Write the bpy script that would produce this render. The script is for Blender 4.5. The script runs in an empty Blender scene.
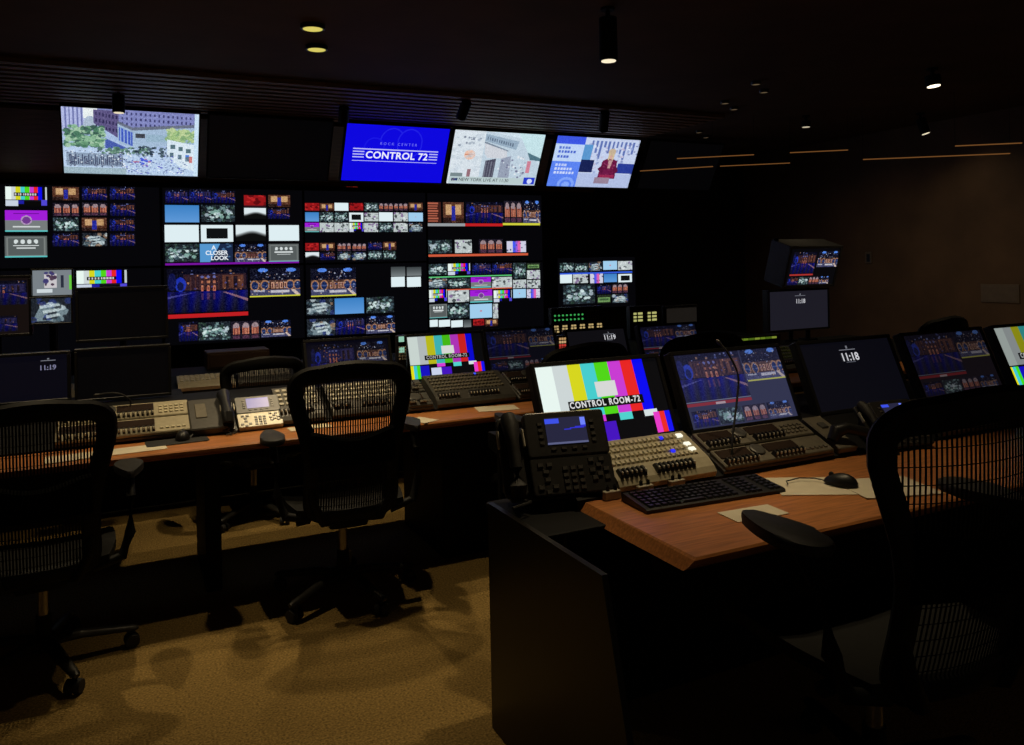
import bpy, bmesh, math, random
import numpy as np
from mathutils import Matrix, Vector

S = bpy.context.scene
COL = S.collection
R = math.radians
PI = math.pi
random.seed(7)

# ---------------------------------------------------------------- camera
# world frame: +X along the display wall to the right, +Y towards the display wall, Z up, metres
cam_d = bpy.data.cameras.new('camera')
cam_d.sensor_width = 36.0
cam_d.lens = 800.0 / 1024.0 * 36.0
cam_d.shift_y = -110.5 / 1024.0
cam_d.clip_start = 0.05
cam = bpy.data.objects.new('camera', cam_d)
COL.objects.link(cam)
cam.matrix_world = Matrix.Translation((0, 0, 1.52)) @ Matrix.Rotation(R(-26), 4, 'Z') @ Matrix.Rotation(R(90), 4, 'X') @ Matrix.Rotation(-0.02, 4, 'Z')
S.camera = cam

# ---------------------------------------------------------------- world, exposure
S.view_settings.view_transform = 'Standard'
S.view_settings.look = 'None'
S.view_settings.gamma = 1.0
S.view_settings.use_curve_mapping = False
S.view_settings.exposure = 0.0
w = bpy.data.worlds.new('dim_gallery_air')
S.world = w
w.use_nodes = True
w.node_tree.nodes['Background'].inputs[0].default_value = (1.0, 0.72, 0.48, 1)
w.node_tree.nodes['Background'].inputs[1].default_value = 0.03

WARM = (1.0, 0.78, 0.46)
def spot(name, loc, target, power, cone=70, blend=0.5, col=WARM, radius=0.025, parent=None):
    d = bpy.data.lights.new(name, 'SPOT')
    d.energy = power; d.color = col; d.spot_size = R(cone); d.spot_blend = blend; d.shadow_soft_size = radius
    o = bpy.data.objects.new(name, d)
    COL.objects.link(o)
    o.location = loc
    o.rotation_euler = (Vector(target) - Vector(loc)).to_track_quat('-Z', 'Y').to_euler()
    if parent:
        o.parent = parent
        o.location = Vector(loc) - parent.location
    return o

# ---------------------------------------------------------------- materials
def lin(c):
    c = np.asarray(c, float) / 255.0
    return np.where(c <= 0.04045, c / 12.92, ((c + 0.055) / 1.055) ** 2.4)

MATS = {}
def mat(name, col, rough=0.5, metal=0.0, var=0.25, scale=30.0, bump=0.0, spec=0.5, stretch=None):
    if name in MATS: return MATS[name]
    m = bpy.data.materials.new(name); m.use_nodes = True
    nt = m.node_tree; b = nt.nodes['Principled BSDF']
    b.inputs['Roughness'].default_value = rough
    b.inputs['Metallic'].default_value = metal
    b.inputs['Specular IOR Level'].default_value = spec
    tc = nt.nodes.new('ShaderNodeTexCoord')
    mp = nt.nodes.new('ShaderNodeMapping')
    if stretch: mp.inputs['Scale'].default_value = stretch
    nt.links.new(tc.outputs['Object'], mp.inputs[0])
    n = nt.nodes.new('ShaderNodeTexNoise')
    n.inputs['Scale'].default_value = scale; n.inputs['Detail'].default_value = 4
    nt.links.new(mp.outputs[0], n.inputs['Vector'])
    r = nt.nodes.new('ShaderNodeValToRGB')
    r.color_ramp.elements[0].position = 0.3; r.color_ramp.elements[1].position = 0.7
    r.color_ramp.elements[0].color = tuple(c * (1 - var) for c in col) + (1,)
    r.color_ramp.elements[1].color = tuple(min(1, c * (1 + var)) for c in col) + (1,)
    nt.links.new(n.outputs[0], r.inputs[0])
    nt.links.new(r.outputs[0], b.inputs['Base Color'])
    if bump:
        bp = nt.nodes.new('ShaderNodeBump'); bp.inputs['Strength'].default_value = bump; bp.inputs['Distance'].default_value = 0.01
        nt.links.new(n.outputs[0], bp.inputs['Height']); nt.links.new(bp.outputs[0], b.inputs['Normal'])
    MATS[name] = m
    return m

def emat(rgb, strength=1.0):
    k = ('e',) + tuple(rgb) + (strength,)
    if k in MATS: return MATS[k]
    m = bpy.data.materials.new('glow_%d_%d_%d' % tuple(int(v) for v in rgb)); m.use_nodes = True
    b = m.node_tree.nodes['Principled BSDF']
    b.inputs['Base Color'].default_value = (0.02, 0.02, 0.02, 1)
    b.inputs['Emission Color'].default_value = tuple(lin(rgb)) + (1,)
    b.inputs['Emission Strength'].default_value = strength
    MATS[k] = m
    return m

carpet = mat('carpet', (0.27, 0.178, 0.060), 1.0, 0, 0.5, 120, 0.8, 0.05)
wood = mat('cherry_wood', (0.42, 0.16, 0.048), 0.38, 0, 0.3, 9, 0.02, 0.4, (1, 14, 14))
black_metal = mat('black_metal', (0.005, 0.005, 0.0055), 0.65, 0.0, 0.2, 20, 0, 0.15)
black_plastic = mat('black_plastic', (0.008, 0.008, 0.0085), 0.42, 0, 0.2, 60, 0.02, 0.4)
chair_black = mat('chair_black', (0.006, 0.006, 0.006), 0.6, 0, 0.2, 50, 0.02, 0.2)
chair_mesh = mat('chair_mesh', (0.009, 0.009, 0.009), 0.8, 0, 0.2, 80, 0, 0.15)
arm_pad_m = mat('arm_pad_rubber', (0.020, 0.019, 0.018), 0.6, 0, 0.2, 60, 0.05, 0.3)
alu = mat('post_steel', (0.34, 0.31, 0.26), 0.35, 0.8, 0.1, 30)
dark_alu = mat('dark_aluminium', (0.05, 0.048, 0.045), 0.4, 0.6, 0.2, 30)
beige = mat('panel_beige', (0.34, 0.30, 0.20), 0.45, 0, 0.12, 50)
grey_panel = mat('panel_grey', (0.12, 0.105, 0.075), 0.45, 0, 0.15, 50)
dark_panel = mat('panel_charcoal', (0.045, 0.042, 0.036), 0.45, 0, 0.2, 50)
key_beige = mat('key_beige', (0.50, 0.45, 0.31), 0.4, 0, 0.1, 90)
key_black = mat('key_black', (0.010, 0.010, 0.010), 0.35, 0, 0.2, 90)
key_light = mat('key_light', (0.50, 0.47, 0.38), 0.4, 0, 0.1, 90)
silver = mat('phone_silver', (0.44, 0.41, 0.32), 0.4, 0.1, 0.08, 60)
paper = mat('paper', (0.62, 0.56, 0.42), 0.8, 0, 0.06, 12)
window_dark = mat('display_glass_dark', (0.03, 0.020, 0.016), 0.18, 0, 0.2, 8, 0, 0.5)
wall_dark = mat('wall_black', (0.010, 0.009, 0.009), 0.8, 0, 0.3, 5)
wall_brown = mat('wall_brown', (0.13, 0.075, 0.040), 0.75, 0, 0.2, 3, 0.05)
ceil_brown = mat('ceiling_brown', (0.085, 0.046, 0.022), 0.85, 0, 0.2, 3)
slat_wood = mat('slat_wood', (0.20, 0.115, 0.058), 0.6, 0, 0.3, 6, 0.03, 0.3, (1, 12, 12))
end_panel_m = mat('end_panel_laminate', (0.007, 0.0058, 0.0045), 0.35, 0, 0.25, 6, 0, 0.25)
phone_black = mat('phone_black', (0.020, 0.019, 0.018), 0.4, 0, 0.2, 60, 0.02, 0.45)
phone_key = mat('phone_key', (0.060, 0.056, 0.050), 0.4, 0, 0.2, 60)
rubber = mat('rubber', (0.008, 0.008, 0.008), 0.7, 0, 0.2, 60)
brown_panel = mat('brown_laminate', (0.05, 0.024, 0.012), 0.5, 0, 0.2, 8)
wall_plate_m = mat('wall_plate', (0.16, 0.12, 0.08), 0.5, 0, 0.1, 20)

def screen_mat():
    m = bpy.data.materials.new('screen_picture'); m.use_nodes = True
    nt = m.node_tree; b = nt.nodes['Principled BSDF']
    b.inputs['Base Color'].default_value = (0.006, 0.006, 0.008, 1)
    b.inputs['Roughness'].default_value = 0.3
    b.inputs['Specular IOR Level'].default_value = 0.25
    a = nt.nodes.new('ShaderNodeAttribute'); a.attribute_name = 'picture'
    nt.links.new(a.outputs['Color'], b.inputs['Emission Color'])
    b.inputs['Emission Strength'].default_value = 1.0
    return m
SCREEN = screen_mat()

# ---------------------------------------------------------------- mesh helpers
def box(bm, c, s, bev=0.0, M=None, seg=1):
    mt = Matrix.Translation(c) @ Matrix.Diagonal((s[0], s[1], s[2], 1))
    if M is not None: mt = M @ mt
    g = bmesh.ops.create_cube(bm, size=1.0, matrix=mt)
    if bev:
        es = {e for v in g['verts'] for e in v.link_edges}
        bmesh.ops.bevel(bm, geom=list(es), offset=bev, segments=seg, affect='EDGES', profile=0.5)

def ring_faces(bm, rings, closed=False, caps=True):
    n = len(rings[0]); m = len(rings)
    for i in range(m if closed else m - 1):
        a, b = rings[i], rings[(i + 1) % m]
        for j in range(n):
            bm.faces.new((a[j], a[(j + 1) % n], b[(j + 1) % n], b[j]))
    if caps and not closed:
        bm.faces.new(rings[0][::-1]); bm.faces.new(rings[-1])

def cyl(bm, p0, p1, r0, r1=None, n=16):
    tube(bm, [p0, p1], [r0, r0 if r1 is None else r1], n)

def tube(bm, pts, r, n=8, closed=False, flat=1.0, up=(0, 0, 1)):
    pts = [Vector(p) for p in pts]; m = len(pts)
    rs = list(r) if hasattr(r, '__len__') else [r] * m
    rings = []
    for i, p in enumerate(pts):
        if closed: t = pts[(i + 1) % m] - pts[i - 1]
        else: t = pts[min(i + 1, m - 1)] - pts[max(i - 1, 0)]
        t.normalize()
        u = Vector(up)
        if abs(t.dot(u)) > 0.95: u = Vector((0, 1, 0)) if abs(up[2]) > 0.5 else Vector((0, 0, 1))
        a = t.cross(u).normalized(); b = a.cross(t).normalized()
        rings.append([bm.verts.new(p + a * rs[i] * math.cos(2 * PI * k / n) + b * rs[i] * flat * math.sin(2 * PI * k / n)) for k in range(n)])
    ring_faces(bm, rings, closed)

def prism(bm, prof, x0, x1):
    """profile of (y, z) points extruded along x"""
    a = [bm.verts.new((x0, y, z)) for y, z in prof]; b = [bm.verts.new((x1, y, z)) for y, z in prof]
    ring_faces(bm, [a, b])

def slab(bm, outline, z0, z1, bev=0.0, M=None, seg=2):
    """outline of (x, y) points extruded along z, top and bottom edges rounded"""
    a = [bm.verts.new((x, y, z0)) for x, y in outline]; b = [bm.verts.new((x, y, z1)) for x, y in outline]
    n0 = len(bm.verts)
    ring_faces(bm, [a, b])
    vs = a + b
    if bev:
        bm.edges.ensure_lookup_table()
        es = [e for e in {e for v in vs for e in v.link_edges} if abs(e.verts[0].co.z - e.verts[1].co.z) < 1e-7]
        g = bmesh.ops.bevel(bm, geom=es, offset=bev, segments=seg, affect='EDGES', profile=0.5)
        vs = list({v for v in g['verts']} | {v for v in vs if v.is_valid})
    if M is not None:
        for v in vs: v.co = M @ v.co

def rrect(w, h, r, n=4, cx=0, cy=0):
    out = []
    for sx, sy, a0 in ((1, 1, 0), (-1, 1, 90), (-1, -1, 180), (1, -1, 270)):
        for k in range(n + 1):
            a = R(a0 + 90 * k / n)
            out.append((cx + sx * (w / 2 - r) + r * math.cos(a), cy + sy * (h / 2 - r) + r * math.sin(a)))
    return out

def new_bm(): return bmesh.new()

def obj(name, bm, m, parent=None, loc=None, rot=None, smooth=False, M=None):
    if isinstance(bm, bmesh.types.BMesh):
        bmesh.ops.recalc_face_normals(bm, faces=bm.faces)
        me = bpy.data.meshes.new(name); bm.to_mesh(me); bm.free()
    else: me = bm
    if not me.materials: me.materials.append(m)
    if smooth:
        me.polygons.foreach_set('use_smooth', np.ones(len(me.polygons), bool))
        try: me.set_sharp_from_angle(angle=R(40))
        except Exception: pass
    o = bpy.data.objects.new(name, me); COL.objects.link(o)
    if parent: o.parent = parent
    if M is not None: o.matrix_local = M
    if loc is not None: o.location = loc
    if rot is not None: o.rotation_euler = rot
    return o

def tag(o, label=None, cat=None, group=None, kind=None):
    if label: o['label'] = label
    if cat: o['category'] = cat
    if group: o['group'] = group
    if kind: o['kind'] = kind
    return o

def thing(name, label, cat, loc=(0, 0, 0), rot=(0, 0, 0), group=None):
    o = bpy.data.objects.new(name, None); COL.objects.link(o)
    o.empty_display_size = 0.1
    o.location = loc; o.rotation_euler = rot
    return tag(o, label, cat, group)

def struct(name, bm, m, loc=None):
    return tag(obj(name, bm, m, loc=loc), kind='structure')

def copy_tree(o, parent=None):
    c = o.copy(); COL.objects.link(c); c.parent = parent
    for ch in list(o.children): copy_tree(ch, c)
    return c

def keys(name, cells, m, parent, taper=0.75, M=None, tilt=0.0):
    """many small keycaps joined: cells of (cx, cy, cz, sx, sy, h)"""
    V = []; F = []
    for cx, cy, cz, sx, sy, h in cells:
        b = len(V)
        for (t, z) in ((1.0, 0), (taper, h)):
            for ax, ay in ((-1, -1), (1, -1), (1, 1), (-1, 1)):
                V.append((cx + ax * sx / 2 * t, cy + ay * sy / 2 * t + (tilt * z), cz + z))
        F += [(b + 4, b + 5, b + 6, b + 7), (b + 3, b + 2, b + 1, b)] + [(b + k, b + (k + 1) % 4, b + 4 + (k + 1) % 4, b + 4 + k) for k in range(4)]
    me = bpy.data.meshes.new(name); me.from_pydata(V, [], F)
    o = obj(name, me, m, parent, M=M)
    o['kind'] = 'stuff'
    return o

def text(name, s, parent, loc, size, rgb, strength=1.0, align='CENTER', bold=0.0, m=None, sx=1.0, up=False, spacing=1.0):
    """lettering as flat mesh; lies in the parent's XZ plane facing -Y (or in XY facing +Z if up)"""
    cu = bpy.data.curves.new('t', 'FONT'); cu.body = s; cu.size = size; cu.align_x = align; cu.align_y = 'CENTER'; cu.offset = bold
    cu.space_character = spacing; cu.resolution_u = 3
    t = bpy.data.objects.new('t', cu); COL.objects.link(t)
    dg = bpy.context.evaluated_depsgraph_get()
    me = bpy.data.meshes.new_from_object(t.evaluated_get(dg))
    bpy.data.objects.remove(t); bpy.data.curves.remove(cu)
    me.name = name; me.materials.clear(); me.materials.append(m or emat(rgb, strength))
    o = bpy.data.objects.new(name, me); COL.objects.link(o); o.parent = parent
    o.matrix_local = Matrix.Translation(loc) @ (Matrix.Identity(4) if up else Matrix.Rotation(PI / 2, 4, 'X')) @ Matrix.Diagonal((sx, 1, 1, 1))
    return o

# ---------------------------------------------------------------- painting of screen pictures (colour per small face)
class Canvas:
    def __init__(s, wd, ht, bg=(4, 4, 6)):
        s.w, s.h = wd, ht; s.a = np.zeros((ht, wd, 3)); s.a[:] = bg
    def box_px(s, u0, v0, u1, v1):
        x0 = int(round(u0 * s.w)); x1 = max(x0 + 1, int(round(u1 * s.w))); y0 = int(round(v0 * s.h)); y1 = max(y0 + 1, int(round(v1 * s.h)))
        return x0, y0, min(x1, s.w), min(y1, s.h)
    def rect(s, u0, v0, u1, v1, c):
        x0, y0, x1, y1 = s.box_px(u0, v0, u1, v1); s.a[y0:y1, x0:x1] = c
    def sub(s, u0, v0, u1, v1):
        x0, y0, x1, y1 = s.box_px(u0, v0, u1, v1)
        return s.a[y0:y1, x0:x1]

def uv(A):
    h, w_ = A.shape[:2]
    return np.meshgrid((np.arange(w_) + .5) / w_, (np.arange(h) + .5) / h)
def ell(A, cu, cv, ru, rv, c, al=1.0):
    u, v = uv(A); k = ((u - cu) / ru) ** 2 + ((v - cv) / rv) ** 2 < 1
    A[k] = A[k] * (1 - al) + np.array(c) * al
def rec(A, u0, v0, u1, v1, c, al=1.0):
    u, v = uv(A); k = (u >= u0) & (u < u1) & (v >= v0) & (v < v1)
    A[k] = A[k] * (1 - al) + np.array(c, float) * al
def poly(A, pts, c, al=1.0):
    u, v = uv(A); ins = np.zeros(u.shape, bool); n = len(pts)
    for i in range(n):
        (x0, y0), (x1, y1) = pts[i], pts[(i + 1) % n]
        if y0 == y1: continue
        k = ((y0 <= v) != (y1 <= v)) & (u < (x1 - x0) * (v - y0) / (y1 - y0) + x0)
        ins ^= k
    A[ins] = A[ins] * (1 - al) + np.array(c, float) * al
RNG = np.random.default_rng(3)
def speck(A, n, cols, s0=.01, s1=.05, box_=(0, 0, 1, 1), al=.9):
    for _ in range(n):
        c = cols[RNG.integers(len(cols))]; r = RNG.uniform(s0, s1)
        ell(A, RNG.uniform(box_[0], box_[2]), RNG.uniform(box_[1], box_[3]), r, r * RNG.uniform(.7, 1.8), c, al)
def noise(A, amp):
    A += RNG.normal(0, amp, A.shape[:2])[..., None]; np.clip(A, 0, 255, out=A)

BAR8 = [(232, 246, 240), (205, 214, 214), (214, 214, 30), (70, 205, 205), (80, 214, 24), (200, 60, 210), (232, 38, 36), (10, 10, 240)]
BARX = [0, .135, .25, .36, .47, .58, .685, .785, .875]
def paint(A, k):
    u, v = uv(A)
    if k in ('stage', 'dstage'):
        d = k == 'dstage'
        A[:] = (10, 10, 26)
        speck(A, 26, [(120, 130, 190), (60, 70, 130), (150, 110, 80)], .006, .02, (.15, .02, .95, .3))
        rec(A, .2, .14, .98, .5, (44, 27, 36) if not d else (22, 24, 66))
        for i in range(13): rec(A, .22 + i * .058, .16 + .03 * (i % 2), .235 + i * .058, .5, (92, 54, 46) if not d else (40, 44, 120), .55)
        rec(A, .68, .16, .95, .46, (120, 70, 46) if not d else (60, 50, 90), .55); rec(A, .72, .2, .76, .46, (30, 20, 30)); rec(A, .82, .2, .87, .46, (30, 20, 30))
        ell(A, .16, .36, .07, .16, (30, 50, 170)); ell(A, .16, .40, .04, .1, (14, 20, 70)); ell(A, .06, .3, .05, .2, (16, 20, 70))
        for i in range(3):
            rec(A, .412 + i * .075, .42, .442 + i * .075, .53, (186, 104, 78)); ell(A, .427 + i * .075, .42, .015, .035, (186, 116, 90)); rec(A, .42 + i * .075, .44, .434 + i * .075, .5, (110, 60, 60))
            ell(A, .427 + i * .075, .2, .02, .03, (96, 100, 160)); rec(A, .412 + i * .075, .29, .442 + i * .075, .34, (160, 96, 74))
        speck(A, 22, [(190, 130, 90), (130, 80, 60), (60, 60, 120)], .006, .014, (.22, .16, .95, .5))
        fl = v > .52
        A[fl] = np.stack([20 + 12 * np.sin(u * 40), 22 + 10 * np.sin(u * 40), 90 + 60 * (1 - v) + 30 * np.sin(u * 40 + v * 3)], -1)[fl] * (1 - .45 * v[fl])[:, None]
        for i in range(3): rec(A, .412 + i * .075, .56, .44 + i * .075, .72, (120, 66, 80), .5)
        poly(A, [(.68, .55), (.72, .55), (1, .72), (1, .78)], (180, 130, 130), .7); poly(A, [(.0, .68), (.0, .63), (.3, .55), (.33, .55)], (90, 90, 170), .6)
        noise(A, 9)
    elif k == 'wide':
        A[:] = (12, 13, 30)
        ell(A, .25, .07, .1, .07, (80, 130, 225)); ell(A, .82, .07, .1, .07, (80, 130, 225))
        speck(A, 46, [(190, 196, 215), (90, 100, 150), (24, 30, 60), (130, 100, 90)], .005, .018, (.1, .1, .92, .42))
        rec(A, 0, .44, 1, .8, (70, 46, 40))
        for cu in (.09, .29, .80, .95): ell(A, cu, .62, .09, .19, (160, 116, 84)); ell(A, cu, .63, .066, .15, (24, 40, 84)); rec(A, cu - .07, .62, cu + .07, .66, (90, 110, 170), .5)
        for i in range(4): rec(A, .42 + i * .085, .52, .475 + i * .085, .74, (186, 140, 116)); rec(A, .435 + i * .085, .55, .46 + i * .085, .72, (86, 44, 46))
        rec(A, 0, .78, 1, 1, (64, 66, 100)); rec(A, .06, .8, .28, .86, (170, 172, 186)); rec(A, .4, .82, .78, .9, (186, 184, 194)); poly(A, [(.8, .78), (.88, .78), (1, 1), (.92, 1)], (200, 180, 170))
        speck(A, 40, [(190, 160, 130), (60, 70, 120), (30, 26, 30), (150, 160, 190)], .006, .02, (0, .44, 1, 1)); noise(A, 14)
    elif k == 'aud':
        A[:] = (30, 38, 44)
        speck(A, 90, [(60, 80, 90), (16, 20, 26), (110, 140, 140), (40, 60, 50)], .02, .07)
        speck(A, 34, [(208, 228, 226), (130, 170, 160), (170, 186, 196)], .02, .07, (.1, .3, .9, .75), .85)
        noise(A, 14)
    elif k == 'bars':
        A[:] = (8, 8, 8)
        for i, c in enumerate(BAR8): rec(A, BARX[i], 0, BARX[i + 1] + .01, .67, c)
        rec(A, .96, 0, 1, .66, (190, 200, 205))
        rec(A, 0, .67, 1, .75, (20, 20, 30)); rec(A, .0, .7, .3, 1, (200, 210, 225)); rec(A, .3, .7, .45, .9, (30, 30, 160)); rec(A, .86, .68, 1, .95, (80, 70, 210))
        rec(A, .2, .3, .78, .5, (14, 14, 14))
        for i in range(9): rec(A, .23 + i * .06, .35, .265 + i * .06, .46, (200, 200, 200))
    elif k == 'blue': A[:] = np.stack([60 + 35 * v, 128 + 25 * v, 196 + 20 * v], -1)
    elif k == 'lblue':
        A[:] = (160, 205, 236); ell(A, .5, .5, .05, .07, (190, 130, 150))
    elif k == 'white': A[:] = (222, 238, 242)
    elif k == 'wbox':
        A[:] = (222, 236, 240); rec(A, .18, .2, .84, .8, (16, 18, 20))
    elif k == 'cloud':
        A[:] = (220, 232, 236); y = .62 + .12 * np.sin(u * 5 + 2)
        A[:] = A * np.clip((y - v) * 4 + .3, .06, 1)[..., None]
    elif k == 'red':
        A[:] = (150, 22, 26); speck(A, 14, [(190, 40, 40), (90, 10, 16)], .05, .14); rec(A, 0, .9, 1, 1, (60, 20, 30))
    elif k == 'set':
        A[:] = (84, 50, 36); rec(A, .12, .12, .4, .6, (196, 156, 112)); rec(A, .6, .12, .88, .6, (190, 150, 104)); rec(A, .42, .2, .58, .9, (34, 40, 150)); rec(A, 0, .75, .4, 1, (40, 24, 22)); rec(A, .6, .78, 1, 1, (50, 28, 20)); noise(A, 14)
    elif k == 'arch':
        A[:] = (26, 22, 34)
        for i in range(3):
            rec(A, .06 + i * .33, .28, .3 + i * .33, .72, (186, 112, 84)); ell(A, .18 + i * .33, .26, .11, .18, (150, 130, 136)); rec(A, .1 + i * .33, .36, .26 + i * .33, .72, (120, 58, 54)); rec(A, .14 + i * .33, .4, .22 + i * .33, .72, (196, 128, 96), .7); rec(A, .06 + i * .33, .78, .3 + i * .33, .95, (76, 46, 66))
        noise(A, 14)
    elif k == 'car':
        A[:] = (26, 32, 40); poly(A, [(.02, .9), (.25, .25), (.6, .15), (.95, .5), (.8, .95)], (110, 128, 136)); speck(A, 26, [(30, 36, 44), (190, 206, 210), (60, 80, 90), (150, 120, 96), (36, 50, 110)], .04, .13, al=.75)
        for q in range(3): poly(A, [(.2 + q * .08, .3 + q * .2), (.7, .22 + q * .2), (.74, .32 + q * .2), (.22 + q * .08, .42 + q * .2)], (196, 212, 214), .8)
        noise(A, 18)
    elif k == 'slate':
        A[:] = (92, 98, 98); rec(A, .04, .06, .96, .94, (120, 126, 124)); rec(A, .07, .1, .93, .9, (86, 92, 92))
        for i in range(4): ell(A, .26 + i * .16, .26, .05, .1, (212, 220, 220))
        rec(A, .2, .42, .8, .48, (220, 226, 226)); rec(A, .28, .54, .72, .59, (200, 206, 206)); rec(A, 0, .94, 1, 1, (90, 190, 190))
    elif k == 'purple':
        A[:] = (118, 124, 124); rec(A, 0, 0, 1, .48, (160, 30, 214)); rec(A, .2, .12, .8, .18, (90, 10, 130)); ell(A, .5, .46, .13, .22, (180, 150, 190)); ell(A, .5, .46, .1, .17, (110, 60, 140)); rec(A, .18, .72, .82, .8, (206, 212, 212)); rec(A, 0, .92, 1, 1, (90, 195, 195))
    elif k == 'sketch':
        A[:] = (186, 196, 196); speck(A, 22, [(40, 46, 50), (220, 228, 228), (120, 90, 140), (90, 96, 100)], .03, .1, al=.8); noise(A, 10)
    elif k == 'pinkb':
        A[:] = (206, 206, 226)
        rec(A, .3, 0, .45, 1, (70, 90, 240)); rec(A, .45, 0, .56, 1, (150, 90, 220)); rec(A, .56, 0, .72, 1, (226, 100, 170)); speck(A, 16, [(80, 84, 120)], .02, .05)
    elif k == 'brick':
        A[:] = (60, 30, 26)
        for i in range(8): rec(A, .05, .04 + i * .12, .8 - .05 * (i % 3), .1 + i * .12, (176, 96, 74))
    elif k == 'green':
        A[:] = (34, 44, 30); rec(A, .06, .3, .94, .85, (110, 150, 90)); rec(A, .15, .45, .85, .7, (60, 90, 54)); noise(A, 12)
    elif k == 'dark2': A[:] = np.stack([60 + 60 * v, 66 + 62 * v, 68 + 62 * v], -1)
    elif k == 'closer':
        A[:] = (26, 40, 70); poly(A, [(0, 0), (.62, 0), (.3, 1), (0, 1)], (84, 150, 206)); speck(A, 10, [(40, 60, 90), (70, 110, 150)], .02, .05, (.6, 0, 1, 1))
    elif k == 'bands':
        A[:] = (40, 44, 50)
    elif k.startswith('l_'):
        A[:] = dict(purple=(120, 20, 160), red=(190, 30, 34), yellow=(206, 206, 60), grey=(150, 156, 160), orange=(206, 90, 60), green=(90, 200, 120), blue=(50, 90, 220))[k[2:]]

def bars_big(A, dim=1.0):
    A[:] = (9, 9, 11)
    for i, c in enumerate(BAR8): rec(A, BARX[i], 0, BARX[i + 1], .66, np.array(c) * dim)
    rec(A, .0, .68, .045, 1, (225, 220, 20)); rec(A, .045, .68, .085, 1, (60, 200, 215)); rec(A, .085, .68, .13, 1, (70, 220, 30)); rec(A, .13, .7, .25, .96, (20, 16, 190))
    rec(A, .36, .66, .47, .74, (214, 60, 214)); rec(A, .27, .76, .41, .97, (200, 210, 235)); rec(A, .41, .76, .54, .99, (70, 20, 190))
    rec(A, .58, .66, .685, .76, (80, 210, 205)); rec(A, .785, .66, .9, .75, (214, 226, 226))
    rec(A, .86, .7, .91, .97, (232, 60, 200)); rec(A, .91, .7, .955, .97, (235, 44, 40)); rec(A, .955, .7, 1, .97, (24, 20, 240))
    rec(A, .44, .25, .61, .44, (214, 216, 214)); rec(A, .2, .46, .81, .575, (12, 12, 12))

def rundown(A, bg=(42, 44, 66), k=1.0):
    """camera page: big stage picture, wide shot, red tally strip, row of four"""
    A[:] = bg
    def sub(u0, v0, u1, v1):
        h, w_ = A.shape[:2]; return A[int(v0 * h):int(v1 * h), int(u0 * w_):int(u1 * w_)]
    paint(sub(0, 0, .61, .66), 'stage'); paint(sub(.625, 0, 1, .43), 'wide')
    rec(A, 0, .665, .61, .705, (150, 34, 38)); rec(A, .27, .67, .36, .70, (200, 170, 170)); rec(A, .625, .43, 1, .445, (196, 196, 80))
    for i, q in enumerate(('stage', 'aud', 'arch', 'wide')): paint(sub(.03 + i * .235, .77, .03 + i * .235 + .225, .98), q)
    h, w_ = A.shape[:2]; A[int(.66 * h) - 1:int(.66 * h), :int(.61 * w_)] = (120, 122, 140)
    A[:] = np.array(bg) * .5 * k + A * .68 * k

def screen_mesh(cv, wd, ht):
    nx, ny = cv.w, cv.h
    xs = np.linspace(-wd / 2, wd / 2, nx + 1); zs = np.linspace(ht / 2, -ht / 2, ny + 1)
    X, Z = np.meshgrid(xs, zs)
    co = np.stack([X, np.zeros_like(X), Z], -1).reshape(-1, 3)
    i = (np.arange(ny)[:, None] * (nx + 1) + np.arange(nx)[None]).ravel()
    f = np.stack([i, i + nx + 1, i + nx + 2, i + 1], -1)
    me = bpy.data.meshes.new('screen')
    me.vertices.add(len(co)); me.vertices.foreach_set('co', co.astype(np.float32).ravel())
    me.loops.add(f.size); me.loops.foreach_set('vertex_index', f.astype(np.int32).ravel())
    me.polygons.add(len(f)); me.polygons.foreach_set('loop_start', np.arange(0, f.size, 4, dtype=np.int32))
    at = me.attributes.new('picture', 'FLOAT_COLOR', 'FACE')
    c = np.ones((len(f), 4), np.float32); c[:, :3] = lin(np.clip(cv.a, 0, 255).reshape(-1, 3))
    at.data.foreach_set('color', c.ravel())
    me.update(calc_edges=True); me.validate()
    me.materials.append(SCREEN)
    return me

def panel_display(root, M, wd, ht, cv, depth=0.04, bez=0.014, m=None, screen_label=None):
    """flat display: shell, raised bezel, picture. M places the screen centre (x right, z up, -y to viewer) under root"""
    m = m or black_plastic
    bm = new_bm(); box(bm, (0, depth / 2 + .002, 0), (wd + 2 * bez, depth, ht + 2 * bez), .004); obj('shell', bm, m, root, M=M)
    bm = new_bm()
    for s in (-1, 1):
        box(bm, (0, -.002, s * (ht / 2 + bez / 2)), (wd + 2 * bez, .012, bez), .002)
        box(bm, (s * (wd / 2 + bez / 2), -.002, 0), (bez, .012, ht), .002)
    obj('bezel', bm, m, root, M=M)
    o = obj('screen', screen_mesh(cv, wd, ht), SCREEN, root, M=M)
    if screen_label: o['label'] = screen_label
    return o

def desk_monitor(label, x0, wd, Yb, zb, zshelf, tilt, cv, cat='monitor', ht=None, group=None, name='desk_monitor', bez=.016, slabel=None):
    """monitor leaning back on a short foot; x0 left screen edge, Yb and zb bottom screen edge"""
    ht = ht or wd * .5625
    cx = x0 + wd / 2
    r = thing(name, label, cat, (cx, Yb + .05, zshelf), group=group)
    M = Matrix.Translation((0, -.05, zb - zshelf)) @ Matrix.Rotation(-R(tilt), 4, 'X') @ Matrix.Translation((0, 0, ht / 2))
    s = panel_display(r, M, wd, ht, cv, bez=bez, screen_label=slabel)
    bm = new_bm(); slab(bm, rrect(.2, .14, .03, cy=.09), 0, .012, .003); obj('foot', bm, black_metal, r)
    bm = new_bm(); tube(bm, [(0, .10, .008), (0, .10, (zb - zshelf) + ht * .3), (0, .05 + math.sin(R(tilt)) * ht * .5 - .03, (zb - zshelf) + ht * .45)], .022, 10); obj('neck', bm, black_metal, r)
    return s
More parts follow.
